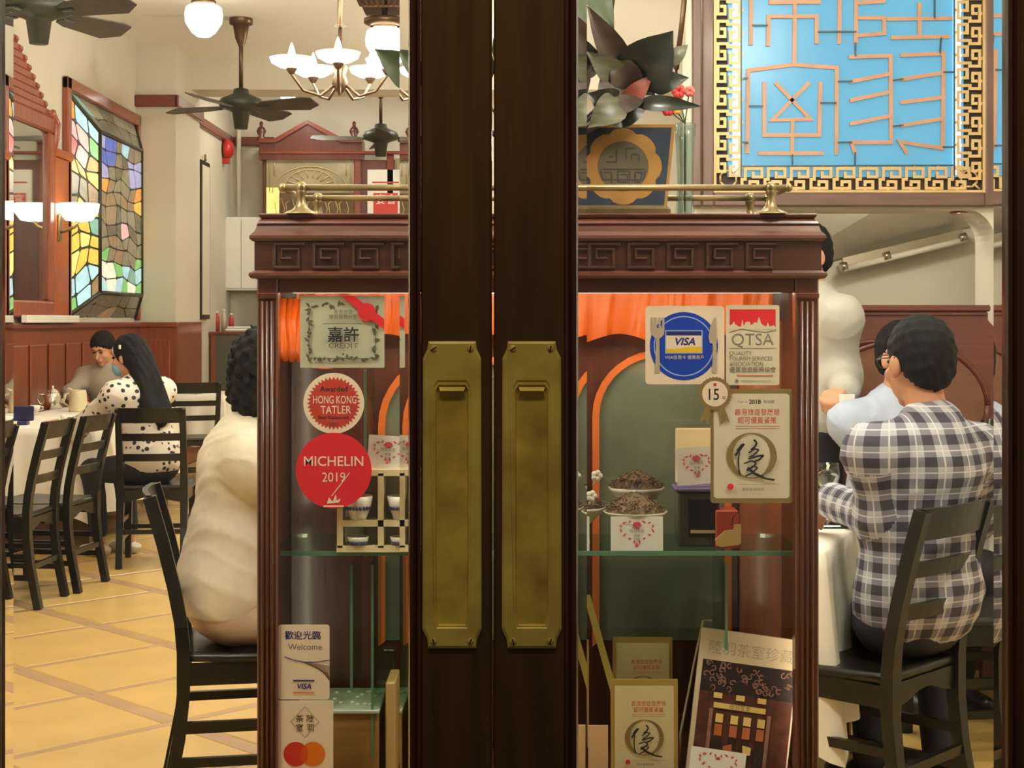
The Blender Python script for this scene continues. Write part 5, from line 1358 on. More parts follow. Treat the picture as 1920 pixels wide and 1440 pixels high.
# ------------------------------------------------------------------ chairs
def make_chair(M, label, group='black ladder back dining chairs'):
    t = thing('dining_chair', label, 'chair', M=M, group=group)
    sw, sd = .40, .40
    for s in (-1, 1):
        x = s * .175
        pts = []
        for z, y in ((0, -.255), (.10, -.235), (.22, -.212), (.34, -.200), (.46, -.200), (.54, -.207), (.64, -.226), (.76, -.255), (.89, -.292)):
            pts.append((x, y, z))
        b = MB(); b.strip(pts, (1, 0, 0), [.036, .036, .038, .042, .044, .040, .036, .034, .032], .036); part('leg', b, M_BLACK, t, local=True)
        b = MB(); b.strip([(s * .185, .185, 0), (s * .182, .182, .43)], (1, 0, 0), [.032, .042], .040); part('leg', b, M_BLACK, t, local=True)
        for z in (.15, .25):
            b = MB(); b.strip([(s * .178, -.222 if z < .2 else -.21, z), (s * .184, .183, z)], (0, 0, 1), .026, .018); part('stretcher', b, M_BLACK, t, local=True)
        b = MB(); b.strip([(s * .178, -.19, .395), (s * .183, .18, .395)], (0, 0, 1), .06, .020); part('apron', b, M_BLACK, t, local=True)
    # saddle seat
    b = MB(); n = 10; vs = []; fs = []
    for i in range(n + 1):
        for j in range(n + 1):
            u, v = -1 + 2 * i / n, -1 + 2 * j / n
            w_ = .21 if v > 0 else .21 - .02 * (-v)
            dip = -.010 * (1 - u * u) * (1 - v * v)
            vs.append((u * w_, v * .205, .452 + dip + .004 * v * v))
    m = len(vs); vs += [(x, y, z - .022 if abs(x) > 0 else z - .022) for x, y, z in vs]
    for i in range(n):
        for j in range(n):
            a = i * (n + 1) + j; q = (a, a + n + 1, a + n + 2, a + 1); fs += [q, tuple(m + k for k in q[::-1])]
    for i in range(n):
        for (a, c) in ((i * (n + 1), (i + 1) * (n + 1)), ((i + 1) * (n + 1) + n, i * (n + 1) + n), (i + 1, i), (n * (n + 1) + i, n * (n + 1) + i + 1)):
            fs.append((a, c, c + m, a + m))
    b.add(vs, fs, True); part('seat', b, M_BLACK, t, local=True)
    poly = [(-.165, .36), (-.165, .43), (.165, .43), (.165, .36), (.09, .375), (.04, .392), (0, .396), (-.04, .392), (-.09, .375)]
    for y in (.182, -.205):
        b = MB(); b.prism(poly, (0, y, 0), (1, 0, 0), (0, 0, 1), (0, .016, 0)); part('apron', b, M_BLACK, t, local=True)
    for z in (.18,):
        b = MB(); b.strip([(-.18, .183, z), (.18, .183, z)], (0, 0, 1), .026, .018); part('stretcher', b, M_BLACK, t, local=True)
        b = MB(); b.strip([(-.175, -.22, z + .02), (.175, -.22, z + .02)], (0, 0, 1), .026, .018); part('stretcher', b, M_BLACK, t, local=True)
    def slat(nm, zc, h_, yc, tilt):
        b = MB(); pts = [(-.175 + .35 * k / 8, yc - .018 * math.sin(math.pi * k / 8), zc) for k in range(9)]
        vs = []; 
        for x, y, z in pts:
            vs += [(x, y - .008 + tilt * h_ / 2, z - h_ / 2), (x, y + .008 + tilt * h_ / 2, z - h_ / 2), (x, y + .008 - tilt * h_ / 2, z + h_ / 2), (x, y - .008 - tilt * h_ / 2, z + h_ / 2)]
        fs = [(k * 4 + a, k * 4 + (a + 1) % 4, k * 4 + 4 + (a + 1) % 4, k * 4 + 4 + a) for k in range(8) for a in range(4)] + [(3, 2, 1, 0), (32, 33, 34, 35)]
        b.add(vs, fs); part(nm, b, M_BLACK, t, local=True)
    slat('crest_rail', .852, .085, -.282, .26); slat('back_slat', .73, .042, -.248, .25); slat('back_slat', .615, .042, -.221, .2)
    return t
def place(x, y, deg): return Matrix.Translation((x, y, 0)) @ rz(math.radians(deg))
chair0 = make_chair(place(-.75, 4.48, -79), 'black ladder back chair under the woman in white')
for x, y, a, lb in ((.965, 4.27, 46, 'black ladder back chair under the man in the plaid shirt'), (1.52, 4.98, 96, 'empty black ladder back chair behind the man in plaid, at the door frame'),
                    (-2.50, 7.52, 86, 'empty black ladder back chair nearest the yellow floor, second from the photo edge'), (-2.42, 7.97, 82, 'empty black ladder back chair between two other empty black chairs'),
                    (-2.62, 7.02, 90, 'empty black ladder back chair cut off by the photo edge'), (-2.03, 8.78, 6, 'black ladder back chair with open slats under the woman in polka dots'),
                    (-2.98, 11.62, 176, 'black ladder back chair under the man in grey'), (-2.55, 12.2, 20, 'black ladder back chair at the small far table with bowls'),
                    (1.40, 5.66, 206, 'black ladder back chair under the man in the light blue shirt')):
    copy_tree(chair0, place(x, y, a), lb)

# ------------------------------------------------------------------ tables and cloths
M_CLOTH = mat('white_linen', (240, 232, 214), .7, var=.03, scale=3, bump=.05, bscale=40)
M_TABLE = wood('table_wood', (92, 56, 36), .45, 'x', .1, .2)
def table(cx, cy, w, d, lab, clab, drop=.40, rot=0, seed=1, corner=.35):
    M = Matrix.Translation((cx, cy, 0)) @ rz(math.radians(rot))
    t = thing('dining_table', lab, 'table', M=M, group='square dining tables')
    b = MB(); b.box((-w / 2, -d / 2, .715), (w / 2, d / 2, .742), .004); part('table_top', b, M_TABLE, t, local=True)
    for sx in (-1, 1):
        for sy in (-1, 1):
            b = MB(); b.strip([(sx * (w / 2 - .06), sy * (d / 2 - .06), 0), (sx * (w / 2 - .06), sy * (d / 2 - .06), .715)], (1, 0, 0), .045, .045); part('leg', b, M_TABLE, t, local=True)
    c = thing('tablecloth', clab, 'tablecloth', M=M, group='white linen tablecloths')
    rn = random.Random(seed); N = 192; ph = [rn.uniform(0, 6.28) for _ in range(4)]
    per = []
    r = .03; hw, hd = w / 2 + .006, d / 2 + .006
    L = 2 * (w + d)
    for q in range(N):
        s = q / N * L; 
        if s < w: x, y, nx_, ny_, e = -w / 2 + s, -d / 2, 0, -1, min(s, w - s)
        elif s < w + d: s -= w; x, y, nx_, ny_, e = w / 2, -d / 2 + s, 1, 0, min(s, d - s)
        elif s < 2 * w + d: s -= w + d; x, y, nx_, ny_, e = w / 2 - s, d / 2, 0, 1, min(s, w - s)
        else: s -= 2 * w + d; x, y, nx_, ny_, e = -w / 2, d / 2 - s, -1, 0, min(s, d - s)
        k = max(0, 1 - e / .16)
        dn = Vector((nx_, ny_)) + Vector((math.copysign(1, x) * (ny_ != 0), math.copysign(1, y) * (nx_ != 0))) * k * .8
        dn.normalize(); per.append((x, y, dn.x, dn.y, k))
    rings = []
    for (ins, z) in ((.5, .7478), (.08, .7478), (.012, .7475)):
        rings.append([(x * (1 - ins * (1 if ins == .5 else 2 * ins / 1)) if ins == .5 else x - nx_ * ins, y * .5 if ins == .5 else y - ny_ * ins, z) for x, y, nx_, ny_, k in per])
    nr = 11
    for i in range(nr + 1):
        tt = i / nr; ring = []
        for q, (x, y, nx_, ny_, k) in enumerate(per):
            a = q / N * 2 * math.pi
            dr = drop * (1 + corner * k * k)
            f = .02 * tt ** .8 * (math.sin(a * 13 + ph[0]) + .6 * math.sin(a * 7 + ph[1]) + .4 * math.sin(a * 23 + ph[2]))
            o = .010 + .028 * tt + f + .05 * k * tt
            z = .742 - dr * tt if i else .742
            ring.append((x + nx_ * o, y + ny_ * o, z))
        rings.append(ring)
    b = MB(); vs = [(0, 0, .748)]
    for rg in rings: vs += rg
    fs = [(0, 1 + q, 1 + (q + 1) % N) for q in range(N)]
    for i in range(len(rings) - 1):
        for q in range(N):
            q2 = (q + 1) % N; fs.append((1 + i * N + q, 1 + (i + 1) * N + q, 1 + (i + 1) * N + q2, 1 + i * N + q2))
    b.add(vs, fs, True); part('cloth', b, M_CLOTH, c, local=True, fix=False)
    return c
table(.60, 4.725, .84, .84, 'square table in front of the man in plaid', 'white tablecloth hanging beside the man in plaid', drop=.50, seed=2, corner=.12, rot=-20.6)
table(-.29, 4.55, .38, .72, 'square table in front of the woman in white', 'white tablecloth in front of the woman in white', drop=.45, seed=3)
table(-2.86, 9.55, .80, 1.02, 'square table beside the woman in polka dots', 'white tablecloth beside the woman in polka dots', drop=.52, seed=4, corner=.15)
table(-2.86, 10.66, .80, 1.06, 'square table carrying the steel teapot', 'white tablecloth under the steel teapot', drop=.45, seed=5, corner=.15)
table(-3.07, 7.62, .60, 1.2, 'square table in front of the empty chairs', 'white tablecloth in front of the empty chairs', drop=.45, seed=6, corner=.1)
table(-2.78, 13.3, .72, .8, 'small square table at the far pier', 'white tablecloth of the small far table with bowls', drop=.42, seed=7)
table(2.05, 5.62, .6, .6, 'small square table in front of the man in light blue', 'white tablecloth of the table with the wine glass', drop=.4, seed=8)
ZT = .748
# things on the tables
t = thing('steel_teapot', 'round lidded steel teapot on the long white table', 'teapot', (PX(99, 10.9), 10.9, ZT))
b = MB(); b.lathe([(.001, 0), (.06, 0), (.066, .02), (.06, .09), (.045, .12), (.04, .125)], (0, 0, 0), 24); part('pot_body', b, M_CHROME, t, local=True)
b = MB(); b.lathe([(.046, .122), (.04, .135), (.015, .145), (.008, .15), (.012, .162), (.001, .17)], (0, 0, 0), 18); part('lid', b, M_CHROME, t, local=True)
b = MB(); b.tube([(-.055, 0, .10), (-.095, 0, .105), (-.11, 0, .07), (-.09, 0, .035), (-.06, 0, .03)], .008, 8); part('handle', b, M_CHROME, t, local=True)
b = MB(); b.tube([(.055, 0, .05), (.085, 0, .075), (.10, 0, .115)], [.014, .010, .007], 8); part('spout', b, M_CHROME, t, local=True)
t = thing('water_jug', 'beige lidded jug beside the steel teapot', 'jug', (PX(147, 10.6), 10.6, ZT))
b = MB(); b.lathe([(.001, 0), (.062, 0), (.066, .01), (.056, .13), (.05, .15), (.046, .15), (.05, .13), (.058, .02), (.001, .015)], (0, 0, 0), 22); part('jug_body', b, mat('beige_ware', (214, 198, 158), .3), t, local=True)
b = MB(); b.tube([(-.055, 0, .125), (-.095, 0, .12), (-.1, 0, .06), (-.064, 0, .035)], .007, 8); part('handle', b, mat('beige_ware', (214, 198, 158), .3), t, local=True)
b = MB(); b.tube([(-.045, .0, .145), (-.075, 0, .165)], [.012, .006], 8); part('lip', b, mat('beige_ware', (214, 198, 158), .3), t, local=True)
t = thing('menu_stand', 'navy blue menu stand at the front of the long white table', 'menu stand', (PX(44, 9.25), 9.25, ZT))
M_NAVYP = mat('navy_plastic', (28, 30, 74), .35)
b = MB(); b.box((-.065, -.012, .025), (.065, .004, .115), .006); part('holder', b, M_NAVYP, t, local=True)
b = MB(); b.box((-.03, -.03, 0), (.03, .03, .025), .004); part('foot', b, M_NAVYP, t, local=True)
def small_bowl(x, y, label, r=.055, h=.045, spoon=0):
    t = thing('rice_bowl', label, 'bowl', (x, y, ZT), group='white table bowls')
    b = MB(); b.lathe([(.001, .004), (r * .5, .002), (r * .5, 0), (r * .56, 0), (r * .62, h * .2), (r * .9, h * .65), (r, h), (r * .95, h), (r * .55, h * .25), (.001, h * .18)], (0, 0, 0), 22); part('bowl', b, M_PORC, t, local=True)
    if spoon:
        s = thing('soup_spoon', 'white soup spoon leaning in ' + label.split(' ', 1)[1], 'spoon', (x, y, ZT + .012))
        b = MB(); b.tube([(-.01, 0, .002), (.03 * spoon, 0, .03), (.075 * spoon, 0, .085)], [.012, .007, .006], 8); part('handle', b, M_PORC, s, local=True)
        b = MB(); b.sphere((-.015, 0, .004), (.022, .014, .006), 10, 6); part('spoon_bowl', b, M_PORC, s, local=True)
small_bowl(PX(297, 13.05), 13.05, 'white bowl at the front of the small far table', spoon=1)
small_bowl(PX(372, 13.1), 13.1, 'white bowl at the back of the small far table', spoon=-1)
small_bowl(PX(48, 9.9), 9.9, 'white bowl behind the navy menu stand', r=.06)
small_bowl(PX(178, 10.25), 10.25, 'white bowl in front of the man in grey')
for x, y, a, lb in ((PX(40, 10.2), 10.2, 30, 'pair of pale chopsticks near the navy menu stand'), (PX(150, 9.7), 9.7, 10, 'pair of brown chopsticks beside the woman in polka dots')):
    t = thing('chopsticks', lb, 'chopsticks', (x, y, ZT), math.radians(a))
    for s in (-1, 1):
        b = MB(); b.tube([(-.11, s * .008, .006), (.11, s * .005, .006)], [.004, .003], 6); part('chopstick', b, M_CREAM if a == 30 else M_BRONZE, t, local=True)
for x, y, lb in ((PX(66, 10.5), 10.5, 'white tea cup left of the steel teapot'), (PX(30, 9.6), 9.6, 'white tea cup beside the menu stand'), (PX(125, 9.4), 9.4, 'white tea cup by the polka dot sleeve')):
    t = thing('table_tea_cup', lb, 'cup', (x, y, ZT), group='white tea cups on the long table')
    b = MB(); b.lathe([(.001, .003), (.02, .002), (.02, 0), (.024, 0), (.034, .03), (.038, .05), (.036, .05), (.022, .01), (.001, .008)], (0, 0, 0), 20); part('cup_body', b, M_PORC, t, local=True)
    b = MB(); b.tube([(.034, 0, .042), (.055, 0, .04), (.055, 0, .02), (.03, 0, .014)], .004, 6); part('handle', b, M_PORC, t, local=True)
t = thing('smartphone', 'dark phone lying on the cloth beside the plaid elbow', 'phone', (PX(1556, 4.72), 4.72, ZT))
b = MB(); b.box((-.04, -.07, .001), (.045, .07, .010), .004); part('phone_body', b, mat('phone_black', (26, 30, 40), .2, coat=.5), t, local=True)
b = MB(); b.box((-.036, -.064, .0100), (.041, .064, .0106)); part('screen', b, mat('phone_screen', (44, 52, 66), .08), t, local=True)
t = thing('wine_glass', 'clear stemmed glass standing behind the man in plaid', 'glass', (PX(1856, 5.75), 5.75, ZT))
b = MB(); b.lathe([(.001, .001), (.034, .002), (.03, .006), (.006, .012), (.005, .12), (.012, .135), (.034, .16), (.042, .20), (.036, .26), (.0345, .26), (.04, .20), (.032, .163), (.006, .14)], (0, 0, 0), 20); part('glass_body', b, M_GLASS, t, local=True, fix=False)
t = thing('wine_glass', 'clear stemmed glass on the cloth behind the display cabinet', 'glass', (PX(1552, 4.95), 4.95, ZT))
b = MB(); b.lathe([(.001, .001), (.03, .002), (.026, .006), (.006, .012), (.005, .07), (.012, .08), (.032, .10), (.038, .13), (.034, .17), (.0325, .17), (.036, .13), (.03, .103), (.006, .085)], (0, 0, 0), 20); part('glass_body', b, M_GLASS, t, local=True, fix=False)

# ------------------------------------------------------------------ booth bench
YB_ = 6.44
bx = lambda x: PX(x, YB_)
bz = lambda y: PZ(y, YB_)
M_BEN = wood('booth_wood', (98, 44, 36), .32, 'x', .35, .2)
t = thing('booth_bench', 'dark red high backed booth bench with an oval panel', 'bench', (bx(1700), YB_, 0))
xa, xb = bx(1562), bx(1852)
b = MB(); b.prism([(xa, .3), (xb + .08, .3), (xb + .08, bz(655)), (xb + .035, bz(618)), (xb - .0, bz(600)), (xb - .0, bz(586)), (xa, bz(586))], (0, YB_, 0), (1, 0, 0), (0, 0, 1), (0, .06, 0)); part('backrest', b, M_BEN, t)
b = MB(); b.box((xa, YB_ - .025, bz(584)), (xb + .005, YB_ + .07, bz(572)), .006); b.box((xa, YB_ - .012, bz(592)), (xb - .005, YB_ + .06, bz(584)), .004); part('moulding', b, M_BEN, t)
ov = [(bx(1690) + .36 * math.cos(a), YB_ - .006, bz(760) + .27 * math.sin(a)) for a in [i * math.pi / 20 for i in range(41)]]
b = MB(); b.tube(ov, .012, 8); part('oval_moulding', b, M_BEN, t)
b = MB(); b.add([(x, YB_ - .003, z) for x, y, z in ov[:-1]], [tuple(range(40))]); part('oval_panel', b, mat('oval_gloss', (112, 66, 44), .14, var=.2, coat=.6), t, fix=False)
b = MB(); b.tube([(bx(1590) + (bx(1700) - bx(1590)) * k / 8, YB_ - .008, bz(645 - 8 * math.sin(k / 8 * 1.6))) for k in range(9)], .010, 8); part('carved_scroll', b, M_BEN, t)
b = MB(); b.box((xa, YB_ - .40, .40), (xb + .08, YB_, .455), .01); part('seat', b, M_BEN, t)
b = MB(); b.box((xa, YB_ - .38, 0), (xb + .08, YB_ - .35, .40), .004); part('seat_front', b, M_BEN, t)

# ------------------------------------------------------------------ on top of the cabinet: plant, plaque, vase
M_LEAFD = mat('leaf_dark', (44, 50, 42), .35, var=.35, scale=18, stretch=(1, 1, 4), coat=.25)
M_LEAFB = mat('leaf_brown', (62, 46, 38), .4, var=.35, scale=18, stretch=(1, 1, 4), coat=.2)
M_LEAFG = mat('leaf_grey', (96, 92, 70), .45, var=.3, scale=26, stretch=(1, 1, 5))
M_LEAFN = mat('leaf_green', (72, 84, 60), .4, var=.25, scale=18, coat=.2)
M_LEAFR = mat('leaf_red', (120, 58, 44), .4, var=.35, scale=16)
M_STEM = mat('plant_stem', (70, 52, 40), .5)
plant = thing('rubber_plant', 'dark broad leaved plant on top of the display cabinet', 'plant', (PX(1010, 3.14), 3.14, ZTOP))
b = MB(); b.lathe([(.001, 0), (.05, 0), (.055, .01), (.075, .085), (.08, .09), (.07, .09), (.001, .085)], (PX(1010, 3.14), 3.14, ZTOP), 22); part('pot', b, mat('pot_blue', (52, 60, 92), .25, coat=.4), plant)
core = Vector((PX(1010, 3.14), 3.14, ZTOP + .085))
def leaf(base, tip, w, m, Yb=3.10, Yt=3.0, bow=.02, twist=0.0):
    A, B = P(base[0], base[1], Yb), P(tip[0], tip[1], Yt)
    d = (B - A); L = d.length; d.normalize()
    side = d.cross(Vector((math.sin(twist), -math.cos(twist), 0))).normalized(); nrm = side.cross(d).normalized()
    ww = w * 1.35 * Yb / F; vs = []; fs = []; n = 10
    prof = [0.05, .38, .68, .88, 1.0, 1.0, .93, .78, .55, .28, .0]
    for i in range(n + 1):
        t_ = i / n; c = A + d * L * t_ + nrm * bow * math.sin(math.pi * t_)
        for s in (-1, -.5, 0, .5, 1):
            vs.append(c + side * s * ww / 2 * prof[i] + nrm * (abs(s) * ww * .14 * prof[i]) + nrm * .002 * math.sin(t_ * 22) * abs(s))
    for i in range(n):
        for k in range(4):
            a = i * 5 + k; fs.append((a, a + 1, a + 6, a + 5))
    nv = len(vs); vs += [v - nrm * .0012 for v in vs]; fs += [tuple(nv + q for q in f[::-1]) for f in fs]
    b = MB(); b.add(vs, fs, True); lf = part('leaf', b, m, plant, fix=False)
    mid = (core + A) / 2 + Vector((0, 0, .02)); b = MB(); b.tube([core, mid, A], .0032, 6); part('stem', b, M_STEM, lf)
for a in (((1178, 172), (1262, 58), 78, M_LEAFD), ((1192, 188), (1100, 10), 42, M_LEAFB), ((1098, -40), (1152, 66), 34, M_LEAFN, 3.1, 3.02), ((1120, -60), (1150, 24), 30, M_LEAFN, 3.12, 3.05), ((1180, 150), (1122, 232), 66, M_LEAFB), ((1172, 170), (1098, 96), 40, M_LEAFG),
          ((1168, 190), (1102, 240), 44, M_LEAFG, 3.04, 2.99), ((1238, 135), (1290, 84), 22, M_LEAFG, 3.12, 3.12), ((1196, 168), (1292, 146), 34, M_LEAFD, 3.08, 3.05), ((1185, 196), (1316, 200), 22, M_LEAFD, 3.06, 2.98), ((1150, 222), (1224, 140), 28, M_LEAFR, 3.07, 3.05),
          ((1130, 222), (1218, 196), 46, M_LEAFD, 3.09, 3.07), ((790, 160), (702, 92), 48, M_LEAFN, 3.1, 3.0), ((1100, 150), (1080, 60), 50, M_LEAFD), ((900, 180), (860, 30), 60, M_LEAFD), ((960, 160), (980, -20), 64, M_LEAFN), ((1060, 190), (1110, 120), 46, M_LEAFB), ((1185, 185), (1150, 95), 44, M_LEAFB, 3.08, 3.04), ((1150, 205), (1100, 175), 44, M_LEAFD, 3.06, 3.0), ((1210, 150), (1236, 112), 40, M_LEAFD, 3.1, 3.1), ((880, 220), (800, 230), 48, M_LEAFD)):
    leaf(*a)

M_PQB = mat('plaque_navy', (40, 50, 66), .35, var=.3, scale=18); M_PQG = mat('plaque_gilt', (168, 122, 62), .4, .3, var=.2, scale=14); M_PQI = mat('plaque_bronze', (96, 86, 66), .4, .3, var=.25, scale=14); M_PQD = mat('plaque_line', (48, 40, 36), .5)
cusp = []
for q in range(48):
    a = 2 * math.pi * q / 48; r_ = 66 + 7 * abs(math.cos(4 * a)) ** .6
    cusp.append((r_ * math.cos(a) - 8, r_ * math.sin(a)))
its = [('f', [(-84, 74), (84, 74), (68, -74), (-84, -74)], M_PQB), ('f', cusp, M_PQG), ('d', -8, 0, 48, M_PQI)]
for pl in ([(-50, -8), (-46, -26), (30, -26), (34, -8)], [(-44, -12), (-30, -12), (-30, -32)], [(-18, -10), (4, -10), (4, -30), (-18, -30), (-18, -10)], [(-14, -16), (0, -16), (0, -26), (-14, -26)], [(14, -12), (28, -12), (24, -30), (14, -30), (14, -12)], [(-46, -6), (32, -6)], [(-36, -38), (20, -38)], [(-8, -34), (-8, -46)],
           [(8, 10), (8, 22), (22, 22), (22, 10)], [(-2, 14), (-2, 34), (14, 34)], [(-40, 8), (-20, 8), (-20, 30)], [(-34, 18), (-26, 18)]):
    its.append(('p', pl, 3, M_PQD))
card('round_medallion_plaque', 'navy plaque with a gilt cusped roundel on top of the cabinet', 'plaque', 1176, 312, 3.12, 176, 160, M_PQG, its, shape=[(-90, 80), (91, 80), (73, -80), (-90, -80)], lean=6, thick=.02)
b = MB(); b.box((PX(1095, 3.12), 3.09, ZTOP), (PX(1255, 3.12), 3.17, PZ(388, 3.12)), .006)
solo('plaque_stand', b, mat('stand_wood', (86, 70, 44), .4, var=.3, scale=20), 'low carved stand under the navy medallion plaque', 'stand')
t = thing('flower_vase', 'clear glass vase beside the navy plaque', 'vase', (PX(1284, 3.2), 3.2, ZTOP))
hz = PZ(232, 3.2) - ZTOP
b = MB(); b.lathe([(.001, .003), (.018, 0), (.02, .01), (.016, hz * .4), (.020, hz * .8), (.024, hz), (.0225, hz), (.018, hz * .8), (.014, hz * .4), (.016, .014), (.001, .012)], (0, 0, 0), 18); part('vase_body', b, clear('vase_glass', (.72, .80, .80), .14), t, local=True, fix=False)
for (x, y, cl, r_, lb) in ((1252, 206, (196, 40, 44), .012, 'red blossom drooping left of the glass vase'), (1272, 172, (200, 60, 56), .013, 'red blossom standing tallest in the glass vase'), (1268, 206, (220, 170, 70), .009, 'small yellow blossom in the glass vase'), (1292, 172, (214, 110, 96), .010, 'pink blossom leaning right in the glass vase')):
    t = thing('cut_flower', lb, 'flower', (PX(1284, 3.2), 3.2, ZTOP + .02), group='flowers in the glass vase')
    c = P(x, y, 3.17); b = MB(); b.tube([(PX(1284, 3.2), 3.2, ZTOP + .02), (PX(1284, 3.2), 3.2, ZTOP + hz), c], .0016, 6); part('stem', b, mat('flower_stem', (64, 92, 60), .5), t)
    for k in range(6):
        a = k * 1.05; b = MB(); b.sphere(c + Vector((r_ * .6 * math.cos(a), -.003, r_ * .6 * math.sin(a))), (r_ * .6, r_ * .35, r_ * .6), 8, 6); part('petal', b, mat('petal_%d' % x, cl, .5, var=.2, scale=30), t)

# ------------------------------------------------------------------ people: smooth-blended signed distance bodies meshed as one surface
def _np(v): return np.array((v[0], v[1], v[2]), dtype=np.float32)
def sdf_mesh(prims, res=.008, k=.03, wrinkle=0.0, cuts=(), wseed=0, wfreq=(26, 17, 41), fringe=0.0, folds=False, curls=False):
    lo = np.array([1e9] * 3); hi = -lo
    for p in prims:
        if p[0] == 'c':
            for q, r in ((p[1], p[3]), (p[2], p[4])):
                lo = np.minimum(lo, _np(q) - r); hi = np.maximum(hi, _np(q) + r)
        elif p[0] == 'e':
            m = max(p[2]); lo = np.minimum(lo, _np(p[1]) - m); hi = np.maximum(hi, _np(p[1]) + m)
    lo -= .03; hi += .03
    n = np.ceil((hi - lo) / res).astype(int) + 1
    D = np.full(n, .5, dtype=np.float32)
    ax = [lo[i] + res * np.arange(n[i], dtype=np.float32) for i in range(3)]
    for p in prims:
        if p[0] in 'c': a, b_, ra, rb = _np(p[1]), _np(p[2]), p[3], p[4]; bl = np.minimum(a - ra, b_ - rb); bh = np.maximum(a + ra, b_ + rb)
        else: c = _np(p[1]); m = max(p[2]); bl, bh = c - m, c + m
        mg = k * 1.6 + .02
        i0 = np.clip(((bl - mg - lo) / res).astype(int), 0, n - 1); i1 = np.clip(((bh + mg - lo) / res).astype(int) + 2, 1, n)
        sl = tuple(slice(i0[i], i1[i]) for i in range(3))
        X = ax[0][sl[0]][:, None, None]; Y = ax[1][sl[1]][None, :, None]; Z = ax[2][sl[2]][None, None, :]
        if p[0] == 'c':
            ab = b_ - a; L2 = max(float(ab @ ab), 1e-9)
            t = np.clip(((X - a[0]) * ab[0] + (Y - a[1]) * ab[1] + (Z - a[2]) * ab[2]) / L2, 0, 1)
            d = np.sqrt((X - a[0] - ab[0] * t) ** 2 + (Y - a[1] - ab[1] * t) ** 2 + (Z - a[2] - ab[2] * t) ** 2) - (ra + (rb - ra) * t)
        else:
            R = np.array(p[3], dtype=np.float32) if len(p) > 3 and p[3] is not None else np.eye(3, dtype=np.float32)
            q = [(X - c[0]) * R[0, i] + (Y - c[1]) * R[1, i] + (Z - c[2]) * R[2, i] for i in range(3)]
            r = p[2]
            k0 = np.sqrt(sum((q[i] / r[i]) ** 2 for i in range(3))); k1 = np.sqrt(sum((q[i] / r[i] ** 2) ** 2 for i in range(3)))
            d = k0 * (k0 - 1) / np.maximum(k1, 1e-6)
        S = D[sl]
        if p[0] == 'x':
            D[sl] = np.maximum(S, -d)
        else:
            h = np.clip(.5 + .5 * (S - d) / k, 0, 1); D[sl] = S + (d - S) * h - k * h * (1 - h)
    if wrinkle:
        X, Y, Z = ax[0][:, None, None], ax[1][None, :, None], ax[2][None, None, :]
        s = wseed
        if folds:
            rid = lambda a: -(1 - np.abs(np.sin(a))) ** 4
            mk = .5 + .5 * np.sin(9 * X + 6 * Z + s) * np.sin(8 * Y + 5 * Z + 2 * s)
            w = rid(21 * Z + 9 * X + 1.6 * np.sin(13 * X + s) + 1.2 * np.sin(10 * Y)) * mk + rid(17 * Z - 17 * X + 13 * Y + 1.6 * np.sin(11 * Z + s)) * (1 - mk) + .6 * rid(36 * Z + 19 * Y + 2 * np.sin(16 * X + s)) * mk + .2
        elif curls:
            w = 2.2 * np.sin(95 * X + 42 * Y + 20 * Z) * np.sin(-32 * X + 88 * Y + 47 * Z + 1.0) * np.sin(26 * X - 52 * Y + 98 * Z + 2.0) + .5 * np.sin(170 * X - 60 * Y + 40 * Z) * np.sin(50 * X + 160 * Y - 120 * Z)
        else:
            w = np.sin(wfreq[0] * X + 6 * np.sin(9 * Z + s) + s) * np.sin(wfreq[1] * Z + 5 * np.sin(8 * X + 2 * s) + 7 * Y) + .6 * np.sin(wfreq[2] * Z + 9 * X - 14 * Y + 4 * np.sin(13 * Y + s))
        D = D + (wrinkle * w).astype(np.float32)
    if cuts:
        X, Y, Z = ax[0][:, None, None], ax[1][None, :, None], ax[2][None, None, :]
        for p0, nn in cuts:
            p0 = _np(p0); nn = _np(nn) / np.linalg.norm(_np(nn))
            jit = fringe * (np.sin(210 * X + 3 * np.sin(60 * Z)) * np.sin(170 * Y + 90 * Z) + .5 * np.sin(400 * X - 310 * Y)) if fringe else 0.0
            D = np.maximum(D, jit + (X - p0[0]) * nn[0] + (Y - p0[1]) * nn[1] + (Z - p0[2]) * nn[2])
    D[0], D[-1] = .5, .5; D[:, 0], D[:, -1] = .5, .5; D[:, :, 0], D[:, :, -1] = .5, .5
    ins = D < 0
    # surface nets
    cn = n - 1
    def corner(a, i, j, l): return a[i:i + cn[0], j:j + cn[1], l:l + cn[2]]
    cnt = np.zeros(cn, dtype=np.int8)
    for i in (0, 1):
        for j in (0, 1):
            for l in (0, 1): cnt += corner(ins, i, j, l)
    act = (cnt > 0) & (cnt < 8)
    ids = np.argwhere(act); vid = np.full(cn, -1, dtype=np.int64); vid[act] = np.arange(len(ids))
    acc = np.zeros((len(ids), 3)); num = np.zeros(len(ids))
    I, J, K_ = ids.T
    cs = [(i, j, l) for i in (0, 1) for j in (0, 1) for l in (0, 1)]
    val = {c: D[I + c[0], J + c[1], K_ + c[2]] for c in cs}
    for c in cs:
        for a_ in range(3):
            if c[a_] == 0:
                e = list(c); e[a_] = 1; e = tuple(e)
                v0, v1 = val[c], val[e]; m = (v0 < 0) != (v1 < 0)
                t = np.where(m, v0 / np.where(m, v0 - v1, 1), 0)
                pt = np.zeros((len(ids), 3)); pt[:] = c; pt[:, a_] += t
                acc[m] += pt[m]; num[m] += 1
    V = lo + res * (ids + acc / num[:, None])
    faces = []
